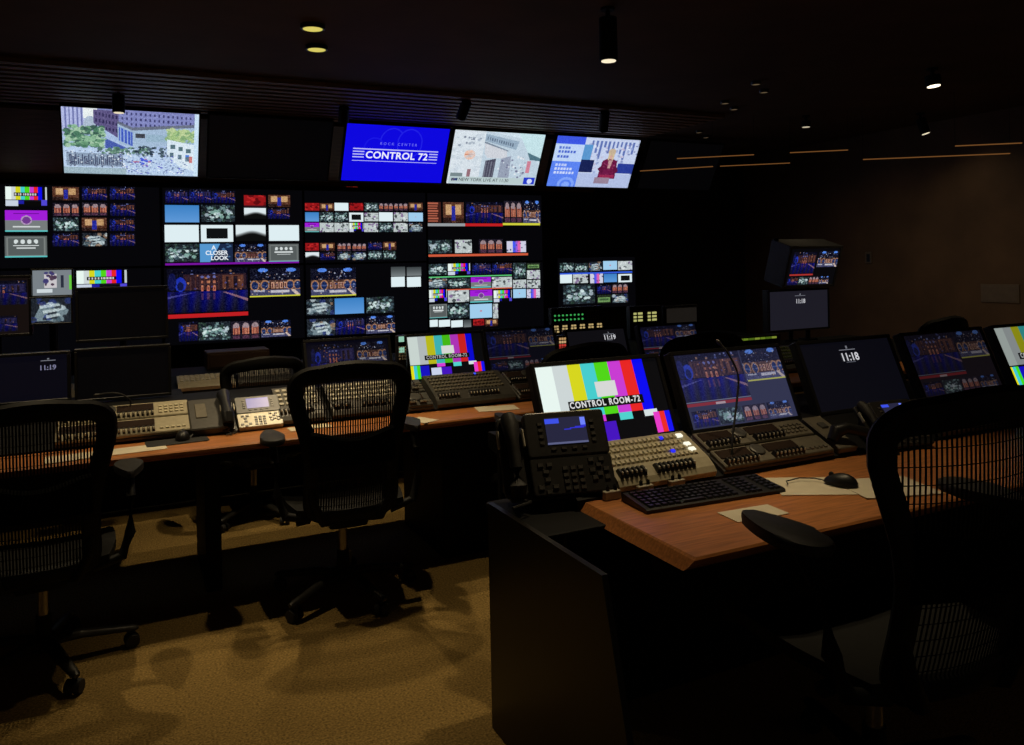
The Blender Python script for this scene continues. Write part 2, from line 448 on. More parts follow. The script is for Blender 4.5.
# ================================================================ THE ROOM
bm = new_bm(); box(bm, (2.3, 3.3, -.05), (10.4, 9.6, .1)); struct('floor', bm, carpet)
bm = new_bm(); box(bm, (2.3, 7.66, 1.4), (10.4, .1, 2.8)); struct('wall_back', bm, wall_dark)
bm = new_bm(); box(bm, (6.95, 3.3, 1.4), (.1, 8.6, 2.8)); struct('wall_right', bm, wall_brown)
bm = new_bm(); box(bm, (-2.85, 3.3, 1.4), (.1, 8.6, 2.8)); struct('wall_left', bm, wall_brown)
bm = new_bm(); box(bm, (2.05, 3.3, 2.82), (9.7, 8.6, .12)); ceiling = struct('ceiling', bm, ceil_brown)
# timber slats: a flat field, then a sloped soffit that comes down to the display wall
bm = new_bm(); box(bm, (0, 0, 0), (7.4, .066, .030)); slat_me = bpy.data.meshes.new('slat'); bm.to_mesh(slat_me); bm.free(); slat_me.materials.append(slat_wood)
for i in range(11):
    obj('slat', slat_me, slat_wood, ceiling, loc=(1.0, 5.42 + i * .122, 2.742))
for i in range(15):
    t = i / 14
    obj('slat', slat_me, slat_wood, ceiling, loc=(1.0, 6.80 + t * .74, 2.70 - t * .40), rot=(R(-28), 0, 0))
bm = new_bm(); prism(bm, [(6.78, 2.745), (7.58, 2.31), (7.58, 2.745)], -2.75, 4.75); obj('soffit_board', bm, wall_dark, ceiling)
bm = new_bm(); box(bm, (1.9, 7.59, .05), (9.6, .03, .1), .004); struct('baseboard_back', bm, black_metal)
bm = new_bm(); box(bm, (6.885, 3.3, .05), (.03, 8.5, .1), .004); struct('baseboard_right', bm, black_metal)

# ================================================================ DISPLAY WALL
TILES={
'CLt':'''bars 37 27 285 255;purple 34 304 282 568;slate 31 616 279 868;set 321 17 481 177;stage 500 10 657 171;stage 677 3 839 166;arch 320 213 479 372;arch 498 208 656 370;stage 675 204 837 368;aud 318 396 477 556;set 496 395 654 557;stage 673 393 835 557;stage 316 581 475 740;car 494 581 652 743;stage 671 582 833 746''',
'CLb':'''bars 458 13 776 261''',
'C2t':'''dstage 17 27 172 195;dstage 179 21 332 191;stage 338 28 501 187;blue 15 220 246 441;aud 259 214 499 440;red 566 73 727 235;set 742 67 907 231;cloud 564 249 725 396;stage 740 245 905 395;white 12 480 243 700;wbox 257 478 482 703;cloud 503 478 722 693;white 745 477 971 696;aud 10 725 240 959;closer 247 730 479 966;wide 493 733 719 975;slate 741 736 968 983;l_purple 8 971 967 997''',
'C2b':'''stage 18 13 582 592;l_red 14 604 578 657;wide 598 32 972 400;l_yellow 596 400 969 419;stage 93 710 222 957;aud 229 726 447 963;arch 454 733 664 974;wide 671 740 896 970''',
'C3t':'''red 5 170 114 281;set 120 167 231 279;white 237 164 350 277;red 356 161 471 275;aud 477 158 594 273;arch 600 155 719 271;arch 726 152 846 269;set 853 149 976 266;blue 3 302 112 427;aud 118 301 229 426;aud 235 298 348 425;wbox 354 296 469 425;sketch 476 295 592 423;white 599 293 717 422;sketch 724 290 844 422;lblue 851 288 974 421;purple 1 448 111 573;sketch 116 447 227 573;sketch 234 446 346 573;bars 353 446 468 574;sketch 474 445 590 575;aud 597 444 716 575;sketch 722 443 842 575;car 849 443 972 575;red 0 726 107 837;set 115 728 234 839;cloud 0 851 106 961;stage 114 854 232 965;arch 250 729 363 842;arch 371 731 486 845;car 249 856 361 969;car 369 859 484 973;dstage 502 719 619 833;set 627 720 738 836;aud 501 848 618 963;aud 626 850 736 966''',
'C3b':'''wide 39 49 398 428;l_yellow 37 428 396 442;dark2 691 54 811 185;white 689 200 808 346;dark2 828 59 950 192;white 826 206 948 353;car 0 476 216 699;blue 224 478 459 705;aud 476 481 711 711;car 0 755 221 992;dstage 229 763 465 988;wide 473 755 716 999''',
'C4t':'''brick 0 126 112 429;set 129 121 305 428;stage 323 114 646 426;arch 656 92 818 425;wide 828 86 985 424;l_grey 0 436 312 472;l_red 312 434 644 471;l_yellow 644 424 982 462;aud 0 675 198 863;sketch 224 678 368 868;arch 429 665 640 874;pinkb 676 698 849 864;l_orange 0 886 865 916''',
'C4b':'''aud 0 0 153 153;bars 161 0 347 162;dstage 365 0 530 156;stage 539 4 717 164;aud 726 10 844 229;green 854 15 975 103;sketch 853 117 973 250;l_green 0 173 716 194;car 0 194 150 335;aud 159 204 345 345;purple 354 199 528 356;sketch 536 207 715 367;sketch 723 259 842 376;sketch 851 266 971 384;l_orange 0 357 713 379;bars 0 363 148 530;sketch 156 373 334 543;purple 343 385 534 557;bars 551 397 712 571;lblue 721 391 840 522;pinkb 849 398 970 531;slate 0 557 146 752;aud 154 571 332 769;lblue 340 585 531 785;sketch 540 594 584 797;white 0 778 69 874;white 77 786 168 884;white 177 796 278 894;dark2 287 803 347 902;red 364 797 459 897;set 468 808 582 908''',
'C5':'''aud 30 95 204 273;aud 217 103 381 280;car 394 88 562 267;lblue 575 74 758 255;sketch 772 80 959 264;l_blue 29 289 958 318;white 28 321 176 487;sketch 189 319 378 497;pinkb 404 328 571 508;blue 585 336 755 497;wbox 769 345 956 508;aud 61 535 464 911;dstage 491 554 673 734;arch 686 545 899 727;green 489 754 671 915;car 684 747 896 930''',
}

DISP = dict(CLt=(-.87, .30, 1.55, 2.22), CLb=(-.87, .30, .86, 1.53), C2t=(.325, 1.51, 1.55, 2.22), C2b=(.325, 1.51, .86, 1.53), C3t=(1.53, 2.715, 1.55, 2.22), C3b=(1.53, 2.715, .86, 1.53),
            C4t=(2.735, 4.02, 1.53, 2.22), C4b=(2.735, 4.02, .80, 1.515), C5=(4.2, 5.2, 1.0, 1.55))
DLAB = dict(CLt='wall display with a three by four grid of small stage pictures, leftmost in top row',
            CLb='mostly dark wall display with one strip of colour bars, leftmost in bottom row',
            C2t='wall display with white tiles and a CLOSER LOOK graphic, top row',
            C2b='wall display with one large blue stage picture above four small ones, bottom row',
            C3t='wall display with three tight rows of eight thumbnail pictures, top row',
            C3b='wall display with a car, a blue tile and two half white tiles, bottom row',
            C4t='wall display with a brick picture and a red, grey and yellow strip, top row',
            C4b='wall display crowded with purple, colour bar and light blue tiles, bottom row',
            C5='small wall display hung alone at the far right end, with a blue line across')
for key, (x0, x1, z0, z1) in DISP.items():
    wd, ht = x1 - x0, z1 - z0
    cv = Canvas(int(wd * 175), int(ht * 175), (5, 5, 8))
    close = None
    for t in TILES[key].split(';'):
        k, a, b, c_, d = t.split(); a, b, c_, d = (int(q) / 1000 for q in (a, b, c_, d))
        if c_ - a < .004 or d - b < .004: continue
        paint(cv.sub(a, b, c_, d), k)
        if k == 'closer': close = ((a + c_) / 2, (b + d) / 2, c_ - a, d - b)
    r = thing('wall_display', DLAB[key], 'display', ((x0 + x1) / 2, 7.5, z0), group='displays of the picture wall')
    s = panel_display(r, Matrix.Translation((0, 0, ht / 2)), wd, ht, cv, depth=.05, bez=.008)
    bm = new_bm(); box(bm, (0, .08, ht / 2), (.5, .06, .3), .005); obj('wall_bracket', bm, black_metal, r)
    if close:
        u, v, du, dv = close
        for j, (ln, ox) in enumerate((('A', -.02), ('CLOSER', .0), ('LOOK', .02))):
            text('lettering', ln, s, ((u - .5 + ox) * wd, -.003, (.5 - v) * ht + (1 - j) * .046), .052, (235, 242, 248), bold=.0012)
r = thing('led_clock', 'tiny red digital clock above the picture wall', 'clock', (2.0, 7.56, 2.25))
bm = new_bm(); box(bm, (0, .02, .03), (.2, .04, .06), .004); obj('case', bm, black_plastic, r)
text('digits', '11:18:21', r, (0, -.002, .03), .035, (190, 60, 50), .7)

# ---- large displays hung under the slats, tipped down towards the desks
TILT = math.atan2(.25, .45); TH_ = .515; TW = .915
def overhead(x0, label, cv, wd=TW):
    r = thing('ceiling_television', label, 'television', (x0 + wd / 2, 6.8, 2.25), group='televisions hung below the slatted ceiling')
    M = Matrix.Rotation(TILT, 4, 'X') @ Matrix.Translation((0, 0, TH_ / 2))
    s = panel_display(r, M, wd, TH_, cv, depth=.05, bez=.010)
    for sx in (-.2, .2):
        bm = new_bm(); tube(bm, [(sx, -.06, .26), (sx, .08, .32), (sx, .12, .46)], .013, 8); obj('mount_arm', bm, black_metal, r)
    bm = new_bm(); box(bm, (0, .0, .26), (.55, .02, .16), .004, Matrix.Rotation(TILT, 4, 'X') @ Matrix.Translation((0, .065, 0))); obj('mount_plate', bm, black_metal, r)
    return s
# street
cv = Canvas(240, 134, (168, 190, 226)); A = cv.a
rec(A, 0, 0, .17, .4, (176, 184, 226))
for i in range(6): rec(A, .02 + i * .028, 0, .032 + i * .028, .4, (112, 120, 174))
rec(A, .15, 0, .25, .16, (232, 240, 240)); ell(A, .2, .24, .05, .12, (170, 186, 206))
poly(A, [(.25, 0), (1, 0), (1, .28), (.48, .32), (.25, .2)], (128, 134, 190)); poly(A, [(.22, .02), (.4, .02), (.4, .44), (.22, .22)], (92, 84, 130))
for r_ in range(3):
    for i in range(17): rec(A, .42 + i * .034, .03 + r_ * .08 + i * .002, .433 + i * .034, .07 + r_ * .08 + i * .002, (62, 64, 112))
    for i in range(7): rec(A, .235 + i * .024, .05 + r_ * .1 + i * .008, .246 + i * .024, .1 + r_ * .1 + i * .008, (50, 46, 86))
poly(A, [(.39, .2), (.52, .3), (.98, .22), (.98, .48), (.5, .58), (.39, .5)], (162, 186, 212)); poly(A, [(.4, .26), (.5, .34), (.5, .55), (.4, .47)], (66, 92, 190))
for q in range(4): poly(A, [(.41 + q * .024, .27 + q * .02), (.417 + q * .024, .276 + q * .02), (.417 + q * .024, .49 + q * .016), (.41 + q * .024, .48 + q * .016)], (150, 176, 220))
poly(A, [(.39, .17), (.5, .26), (.98, .17), (.98, .215), (.5, .31), (.39, .215)], (104, 112, 132)); rec(A, .52, .35, .59, .42, (62, 66, 76)); rec(A, .6, .36, .96, .47, (140, 172, 190), .6)
poly(A, [(.3, .44), (.48, .6), (.3, .62)], (72, 92, 170))
rec(A, 0, .6, 1, 1, (184, 206, 234))
speck(A, 260, [(74, 120, 96), (140, 184, 150), (104, 152, 118), (60, 92, 84), (166, 200, 170)], .008, .026, (.02, .28, .29, .58)); speck(A, 120, [(160, 192, 130), (132, 170, 120), (186, 206, 150)], .008, .024, (.76, .27, .97, .46))
speck(A, 60, [(90, 130, 110), (120, 160, 134), (70, 100, 96)], .008, .02, (.26, .58, .64, .68)); speck(A, 60, [(40, 54, 70), (76, 96, 106)], .006, .016, (.48, .54, .8, .7))
poly(A, [(.76, .42), (.98, .5), (.98, .92), (.86, .86), (.76, .66)], (214, 230, 242))
for i in range(3): rec(A, .785 + i * .06, .5 + i * .03, .82 + i * .06, .57 + i * .03, (84, 112, 122)); rec(A, .78 + i * .06, .63 + i * .03, .81 + i * .06, .7 + i * .03, (90, 116, 130))
rec(A, .93, .68, .955, .78, (200, 120, 120)); rec(A, .9, .66, .93, .69, (70, 120, 214))
rec(A, .02, .68, .42, .88, (120, 138, 160), .7)
for q in range(26): rec(A, .04 + q * .015, .70 + .03 * ((q * 7) % 3), .048 + q * .015, .86, (48, 54, 84), .8)
speck(A, 200, [(60, 66, 96), (96, 104, 130), (220, 232, 244)], .003, .008, (.02, .64, .44, .9)); speck(A, 260, [(96, 112, 154), (140, 160, 196), (236, 244, 252), (80, 84, 190)], .003, .009, (.4, .66, .92, .98)); speck(A, 20, [(70, 90, 214), (180, 110, 140)], .006, .014, (.5, .74, .64, .86))
rec(A, 0, .9, .45, 1, (140, 164, 166), .6); rec(A, .965, 0, 1, 1, (200, 224, 244)); noise(A, 13)
overhead(-.372, 'hanging television showing a sunny street with trees and a plaza, leftmost of the row', cv, .925)
# control room slide
cv = Canvas(183, 103, (14, 8, 222)); A = cv.a
for cu in (.45, .62):
    ell(A, cu, .3, .125, .26, (34, 34, 232)); ell(A, cu, .3, .115, .24, (14, 8, 222))
ell(A, .28, .42, .1, .2, (26, 24, 228)); ell(A, .28, .42, .09, .18, (14, 8, 222)); rec(A, 0, .6, 1, 1, (14, 8, 222))
for (u0, u1, v_) in ((.08, .92, .425), (.08, .19, .475), (.08, .19, .525), (.08, .19, .575), (.08, .92, .635), (.83, .92, .475), (.83, .92, .525), (.83, .92, .575)): rec(A, u0, v_ - .008, u1, v_ + .008, (190, 190, 250))
s = overhead(1.70, 'hanging television with a bright blue CONTROL 72 slide', cv)
text('lettering', 'CONTROL 72', s, (.01, -.004, -.016), .088, (240, 240, 255), bold=.002, sx=1.0, spacing=1.06)
text('lettering', 'ROCK CENTER', s, (.01, -.004, .092), .034, (120, 120, 245), spacing=1.7, sx=.95)
# news picture
cv = Canvas(183, 103, (206, 224, 236)); A = cv.a
rec(A, 0, 0, .42, 1, (214, 224, 232)); poly(A, [(.34, 0), (.75, .1), (1, .6), (1, 1), (.34, 1)], (190, 208, 222)); poly(A, [(.34, .05), (.72, .16), (.7, .32), (.34, .18)], (150, 172, 192)); poly(A, [(.34, .2), (.6, .34), (.62, .5), (.4, .5), (.36, .42)], (206, 210, 218)); poly(A, [(.38, .55), (.5, .5), (.5, .86), (.38, .86)], (74, 74, 92)); poly(A, [(.55, .5), (.66, .44), (.68, .86), (.55, .86)], (150, 160, 180)); poly(A, [(.7, 0), (1, 0), (1, .5), (.84, .36)], (196, 226, 232)); poly(A, [(.84, .36), (1, .46), (1, .52), (.88, .5)], (80, 116, 130)); rec(A, .86, .52, .9, .76, (206, 130, 150))
ell(A, .2, .45, .06, .09, (232, 190, 170)); rec(A, .15, .44, .25, .46, (206, 130, 100)); speck(A, 16, [(160, 172, 186), (120, 130, 150)], .008, .02, (.05, .1, .3, .3)); rec(A, .2, .72, .24, .86, (150, 110, 120)); speck(A, 40, [(150, 160, 180), (226, 232, 238), (110, 110, 140)], .006, .016, (.54, .45, .85, .85)); [rec(A, .36 + q * .026, .1 + q * .009, .374 + q * .026, .16 + q * .009, (100, 118, 140)) for q in range(12)]; poly(A, [(.34, .19), (.62, .34), (.62, .36), (.34, .22)], (120, 134, 152)); [rec(A, .39 + q * .03, .56, .398 + q * .03, .86, (120, 124, 140)) for q in range(4)]; speck(A, 70, [(196, 210, 222), (224, 232, 240), (180, 194, 208)], .01, .03, (.02, .05, .34, .8), .35); noise(A, 9)
rec(A, .03, .8, .16, .86, (120, 136, 140)); rec(A, .02, .86, .86, .98, (186, 204, 206)); rec(A, .86, .84, .99, .99, (40, 60, 200)); ell(A, .93, .92, .03, .05, (210, 220, 250)); rec(A, .02, .98, 1, 1, (200, 216, 226))
for i, c in enumerate(((60, 60, 90), (90, 80, 110), (50, 70, 120), (40, 60, 100))): ell(A, .055 + i * .017, .92, .009, .03, c)
s = overhead(2.665, 'hanging television with a pale building and NEW YORK LIVE caption', cv, .905)
text('lettering', 'NEW YORK LIVE AT 11:30', s, (-.34, -.004, -.216), .046, (30, 40, 60), align='LEFT', m=mat('caption_ink', (.02, .03, .06), .6), sx=.96)
# talk programme
cv = Canvas(183, 103, (196, 208, 236)); A = cv.a
rec(A, 0, 0, .34, 1, (90, 130, 240)); rec(A, 0, .16, .34, .5, (190, 212, 246)); rec(A, 0, 0, .34, .15, (60, 86, 226)); ell(A, .22, .95, .1, .14, (130, 165, 250)); ell(A, .22, .96, .07, .1, (90, 130, 240)); ell(A, .22, .97, .045, .07, (130, 165, 250))
for i in range(11): rec(A, .42 + i * .05, .06, .445 + i * .05, .18 + .12 * (i % 3), (96, 116, 180))
speck(A, 90, [(150, 166, 210), (216, 224, 244), (120, 130, 180), (190, 180, 206)], .008, .02, (.38, .1, 1, .7), .8); rec(A, .34, .72, 1, 1, (176, 190, 226)); poly(A, [(.34, .15), (.44, .15), (.44, .5), (.34, .6)], (90, 150, 206)); rec(A, .34, .45, .5, .7, (24, 34, 84)); rec(A, .8, .5, 1, .7, (40, 60, 150))
poly(A, [(.6, .45), (.68, .38), (.78, .45), (.8, .82), (.58, .82)], (110, 26, 70)); ell(A, .69, .33, .035, .09, (206, 160, 150)); poly(A, [(.67, .44), (.72, .44), (.71, .6), (.68, .6)], (190, 150, 150)); ell(A, .69, .27, .045, .07, (196, 176, 150)); [rec(A, .05 + q * .035, v_, .075 + q * .035, v_ + .05, c_) for v_, n_, c_ in ((.2, 4, (90, 120, 210)), (.28, 6, (70, 100, 205)), (.38, 4, (70, 100, 205)), (.54, 4, (190, 206, 250)), (.62, 6, (200, 214, 252)), (.7, 7, (200, 214, 252))) for q in range(n_)]; rec(A, .55, .8, .74, .92, (150, 130, 150)); poly(A, [(.56, .62), (.63, .5), (.66, .56), (.62, .72)], (96, 20, 60)); poly(A, [(.82, .66), (.77, .5), (.74, .56), (.77, .74)], (96, 20, 60)); ell(A, .665, .36, .012, .08, (206, 186, 150)); ell(A, .715, .36, .012, .08, (206, 186, 150)); speck(A, 30, [(150, 60, 100), (80, 14, 46)], .006, .014, (.62, .48, .76, .78)); rec(A, .6, .74, .78, .8, (150, 40, 80)); noise(A, 7)
s = overhead(3.70, 'hanging television with a seated person in a dark red jacket, rightmost lit one', cv, .94)
pass
overhead(.63, 'switched off hanging television between the street and the blue slide', Canvas(4, 3, (3, 3, 4)), .95)
overhead(4.76, 'switched off hanging television at the right end of the row', Canvas(4, 3, (3, 3, 4)), .93)

# ================================================================ LAMPS
def downlight(x, y, label, glow, strength, r_=.05, group='pairs of recessed ceiling lights'):
    t = thing('recessed_downlight', label, 'ceiling light', (x, y, 2.735), group=group)
    bm = new_bm(); 
    rings = []
    for rr, z in ((r_ * 1.25, .025), (r_ * 1.25, .004), (r_ * 1.15, 0), (r_, .003), (r_, .02)):
        rings.append([bm.verts.new((rr * math.cos(2 * PI * k / 24), rr * math.sin(2 * PI * k / 24), z)) for k in range(24)])
    ring_faces(bm, rings, caps=False); obj('trim_ring', bm, dark_alu, t, smooth=True)
    bm = new_bm(); cyl(bm, (0, 0, .004), (0, 0, .02), r_, n=24); obj('lens', bm, emat(glow, strength), t)
    return t
def track_spot(x, y, ln, label, strength, aim=None, r_=.04, glow=(255, 240, 205)):
    t = thing('ceiling_spotlight', label, 'spotlight', (x, y, 2.76))
    d = Vector((0, 0, -1)) if aim is None else (Vector(aim) - Vector((x, y, 2.7))).normalized()
    bm = new_bm(); cyl(bm, (0, 0, 0), (0, 0, -.06), .012); cyl(bm, (0, 0, 0), (0, 0, -.012), .035); obj('stem', bm, black_metal, t)
    p = Vector((0, 0, -.05)); e = p + d * ln
    bm = new_bm(); tube(bm, [p, p + d * ln * .98, e], [r_ * .98, r_, r_ * .96], 20); obj('canister', bm, black_metal, t, smooth=True)
    bm = new_bm(); cyl(bm, e - d * .004, e + d * .003, r_ * .8, n=20); obj('lens', bm, emat(glow, strength), t)
    return t
L = downlight(.905, 4.14, 'recessed ceiling light glowing yellow, the upper of the bright pair', (214, 200, 96), 1.0)
spot('lamp_light', (.905, 4.14, 2.715), (.9, 3.75, 0), 56, 84, 1.0, parent=L)
L = downlight(1.01, 4.53, 'recessed ceiling light glowing yellow, the lower of the bright pair', (214, 200, 96), 1.0)
spot('lamp_light', (1.01, 4.53, 2.715), (1.0, 4.6, 0), 62, 92, .9, parent=L)
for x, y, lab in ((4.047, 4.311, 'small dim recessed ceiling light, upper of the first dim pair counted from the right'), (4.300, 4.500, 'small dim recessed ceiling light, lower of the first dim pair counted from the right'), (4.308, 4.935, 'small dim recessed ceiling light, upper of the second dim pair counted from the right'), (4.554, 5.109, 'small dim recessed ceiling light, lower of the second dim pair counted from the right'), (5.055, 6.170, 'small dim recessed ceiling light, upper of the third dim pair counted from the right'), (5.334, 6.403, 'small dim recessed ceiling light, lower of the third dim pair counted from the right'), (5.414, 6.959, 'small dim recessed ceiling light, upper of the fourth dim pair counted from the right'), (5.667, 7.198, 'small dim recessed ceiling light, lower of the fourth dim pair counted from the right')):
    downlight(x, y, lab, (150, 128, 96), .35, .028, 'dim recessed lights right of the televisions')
L = downlight(-.35, 4.05, 'recessed ceiling light over the middle desk, above the left chair', (214, 200, 96), 1.0)
spot('lamp_light', (-.35, 4.05, 2.715), (-.2, 3.85, 0), 60, 84, 1.0, parent=L)
L = downlight(1.1, 3.48, 'recessed ceiling light above the front of the middle desk, over the chair', (214, 200, 96), 1.0)
spot('lamp_light', (1.1, 3.48, 2.715), (1.1, 3.45, 0), 30, 70, 1.0, parent=L)
L = downlight(1.75, 2.45, 'recessed ceiling light above the near desk', (214, 200, 96), 1.0)
spot('lamp_light', (1.75, 2.45, 2.715), (1.5, 2.2, .7), 60, 56, 1.0, parent=L)
L = downlight(2.45, 2.3, 'added out of view ceiling light above the near desk, to the right of the other', (214, 200, 96), 1.0)
spot('lamp_light', (2.45, 2.3, 2.715), (2.45, 2.05, .7), 42, 62, 1.0, parent=L)  # extra lamp out of view, added to brighten the near desk's right part
track_spot(2.17, 3.32, .21, 'long black can spotlight hanging at the top of the picture', 1.0, r_=.045)
L = track_spot(4.9, 3.57, .07, 'bright small ceiling spotlight at the upper right', 3.0, (5.0, 3.3, 0), r_=.05)
spot('lamp_light', (4.91, 3.54, 2.56), (5.8, 3.5, 0), 22, 125, .9, parent=L)
track_spot(0.0, 6.06, .12, 'black can spotlight right above the street television', .8)
track_spot(1.53, 5.98, .12, 'black can spotlight above the left end of the blue slide', .35, (1.8, 7.4, 1.0))
track_spot(2.32, 5.47, .14, 'unlit black can spotlight above the building picture television', .05, (2.2, 7.0, 1.2))
track_spot(3.53, 5.47, .16, 'unlit black can spotlight above the talk programme television', .05, (3.9, 6.4, 1.4))
L = track_spot(6.35, 4.75, .14, 'black can spotlight close to the brown wall, tilted right', .8, (6.7, 4.2, 0.5))
spot('lamp_light', (6.39, 4.69, 2.56), (6.8, 4.1, .0), 2.5, 140, 1.0, parent=L)
L = track_spot(5.45, 5.2, .05, 'short ceiling spotlight left of the brown wall', .5)
spot('lamp_light', (5.45, 5.2, 2.62), (6.2, 5.2, 0), 9, 140, 1.0, parent=L)
# glowing strips standing in for amber window glass reflections; their wires are added
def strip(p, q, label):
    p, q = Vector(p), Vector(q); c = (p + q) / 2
    t = thing('reflection_strip', label, 'imitated reflection', c, group='amber strips imitating glass reflections')
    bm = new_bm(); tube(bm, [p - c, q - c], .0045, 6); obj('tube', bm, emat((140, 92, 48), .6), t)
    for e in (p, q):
        bm = new_bm(); cyl(bm, e - c, (e.x - c.x, e.y - c.y, 2.76 - c.z), .0012, n=5); obj('added_wire', bm, black_metal, t)
strip((4.504, 5.808, 2.42), (5.009, 5.377, 2.42), 'slim amber strip imitating a glass reflection, upper left one near the dark televisions')
strip((5.228, 5.174, 2.42), (5.597, 4.88, 2.42), 'short slim amber strip imitating a glass reflection under the brown wall top')
strip((4.334, 6.14, 2.34), (4.779, 5.649, 2.34), 'slim amber strip imitating a glass reflection beside the rightmost lit television')
strip((5.298, 6.159, 2.42), (5.802, 5.745, 2.42), 'slim amber strip imitating a glass reflection in the middle of the lower row')
strip((5.458, 4.611, 2.3), (6.335, 3.957, 2.3), 'long slim amber strip imitating a glass reflection on the right before the brown wall')
strip((5.748, 4.01, 2.34), (6.115, 3.727, 2.34), 'slim amber strip imitating a glass reflection, highest at the right edge')

# ================================================================ CONTROL DESKS
def desk(label, x0, x1, yf, bed0, bed1, depth, zs=.85, legs=(), wood_front=True):
    """wood worktop in front, sloped black equipment bed, level shelf behind; local origin at front left floor"""
    t = thing('control_desk', label, 'desk', (x0, yf, 0))
    w_ = x1 - x0
    b0, b1 = bed0 - yf, bed1 - yf
    bm = new_bm(); prism(bm, [(.02, .706), (0, .722), (0, .735), (.006, .741), (b0 + .03, .741), (b0 + .03, .706)], 0, w_)
    for v in bm.verts:          # chamfered end grain
        if v.co.z > .74 and v.co.x < .01: v.co.x += .03
        elif v.co.z > .73 and v.co.x < .01: v.co.x += .022
    obj('worktop', bm, wood, t)
    bm = new_bm(); prism(bm, [(b0, .742), (b0, .75), (b1, zs), (depth, zs), (depth, zs - .06), (b1, .70), (b0, .70)], .0, w_); obj('equipment_bed', bm, black_metal, t)
    bm = new_bm(); box(bm, (w_ / 2, depth - .03, .66), (w_ - .06, .03, .30), .004); obj('cable_panel', bm, black_metal, t)
    bm = new_bm(); box(bm, (w_ / 2, .2, .67), (w_ - .1, .06, .07), .004); obj('front_rail', bm, black_metal, t)
    for (lx0, lx1, ly0, ly1) in legs:
        bm = new_bm(); box(bm, ((lx0 + lx1) / 2 - x0, (ly0 + ly1) / 2 - yf, .352), (lx1 - lx0, ly1 - ly0, .704), .006); obj('pedestal', bm, black_metal, t)
    return t
near = desk('near wooden control desk with black end panel, on the right', 1.30, 5.0, 1.665, 2.22, 2.43, 1.25, .845, legs=((3.2, 3.25, 1.85, 2.7), (4.9, 4.96, 1.85, 2.7)))
bm = new_bm()
a = [bm.verts.new((-.24, y - 1.665, z)) for y, z in ((1.50, 0), (1.70, .735), (2.39, .735), (2.39, 0))]
b = [bm.verts.new((-.222, v.co.y, v.co.z)) for v in a]
ring_faces(bm, [a, b]); tag(obj('end_panel', bm, end_panel_m, near), 'black laminate end panel with slanted front edge')
bm = new_bm(); box(bm, (1.84, .66, .345), (3.66, .03, .69), .004); obj('modesty_panel', bm, black_metal, near)
bm = new_bm(); slab(bm, rrect(.44, .40, .02, cx=-.0, cy=.60), .70, .716, .004); obj('side_tray', bm, black_metal, near)
bm = new_bm(); slab(bm, rrect(.30, .20, .01, cx=.04, cy=.69), .716, .748, .004); obj('riser_block', bm, black_metal, near)
mid = desk('middle wooden control desk running behind the two left chairs', -2.3, 5.4, 3.70, 3.98, 4.24, .86, .86, legs=((.33, .40, 4.0, 4.54), (1.46, 1.96, 3.86, 4.5), (-1.2, -1.13, 4.0, 4.54), (3.6, 3.67, 4.0, 4.54)))
for xa, xb in ((-2.3, .28), (4.1, 5.4)):
    bm = new_bm(); box(bm, ((xa + xb) / 2 + 2.3, .96, .83), (xb - xa, .20, .06), .004); obj('rear_shelf', bm, black_metal, mid)
far = desk('far control desk in front of the picture wall', -2.3, 5.2, 5.12, 5.38, 5.64, .98, .82, legs=((-.6, -.5, 5.5, 6.0), (1.6, 1.7, 5.5, 6.0), (3.4, 3.5, 5.5, 6.0)))
bm = new_bm(); box(bm, (3.7, .5, .30), (7.3, .03, .58), .004); obj('modesty_panel', bm, black_metal, far)

T1 = math.atan2(.845 - .75, .21); T2 = math.atan2(.11, .26); T3 = math.atan2(.07, .26)
ROWS = {1: (2.22, .751, T1), 2: (3.98, .751, T2), 3: (5.38, .751, T3)}
def on_bed(row, x, up=0.0, lift=0.0):
    y0, z0, a = ROWS[row]
    return (x, y0 + up * math.cos(a) - lift * math.sin(a), z0 + up * math.sin(a) + lift * math.cos(a)), (a, 0, 0)

# ---------------------------------------------------------------- control surface builders (local x right, y up the slope, z off it)
def key_panel(row, x0, wd, dp, label, body=beige, kcol=key_beige, lit=True, rows=4, cols=19, up=.0, levers=True, cat='control panel', hgt=.045, lev_split=True, littles=((.70, .86), (.70, .5))):
    loc, rot = on_bed(row, x0 + wd / 2, up)
    t = thing('button_panel', label, cat, loc, rot)
    bm = new_bm()
    prism(bm, [(0, .004), (.0, hgt * .55), (.02, hgt * .8), (dp * .28, hgt), (dp, hgt), (dp, .0)], -wd / 2, wd / 2); obj('body', bm, body, t)
    y0, y1 = dp * .34, dp * .95
    ch = (y1 - y0) / rows
    cells = [(-wd * .47 + (i + .5) * wd * .90 / cols, y0 + (j + .5) * ch, hgt, wd * .90 / cols * .8, ch * .62, .007) for j in range(rows) for i in range(cols)]
    keys('keys', cells, kcol, t)
    if levers:
        n = int(wd / .023); cl = []
        for i in range(n):
            x = -wd * .45 + i * wd * .78 / n
            if lev_split and int(n * .36) <= i < int(n * .5): continue
            cl.append((x, dp * .19, hgt * .88, .014, .040, .018))
        keys('lever_keys', cl, key_black, t, .6)
        keys('lever_tips', [(c[0], c[1] - .012, c[2] + .014, .006, .012, .008) for c in cl], key_light, t, .6)
    if lit:
        for (u, v_) in littles:
            bm = new_bm(); box(bm, (-wd / 2 + u * wd, dp * v_, hgt + .006), (.016, .013, .009), .002); tag(obj('lit_key', bm, emat((30, 36, 235), 1.2), t), 'glowing blue key')
        for v_ in (.86, .62, .48):
            bm = new_bm(); box(bm, (wd * .40, dp * v_, hgt + .006), (.026, .018, .009), .002); tag(obj('lit_key', bm, emat((255, 250, 226), 1.1), t), 'glowing white key')
    return t

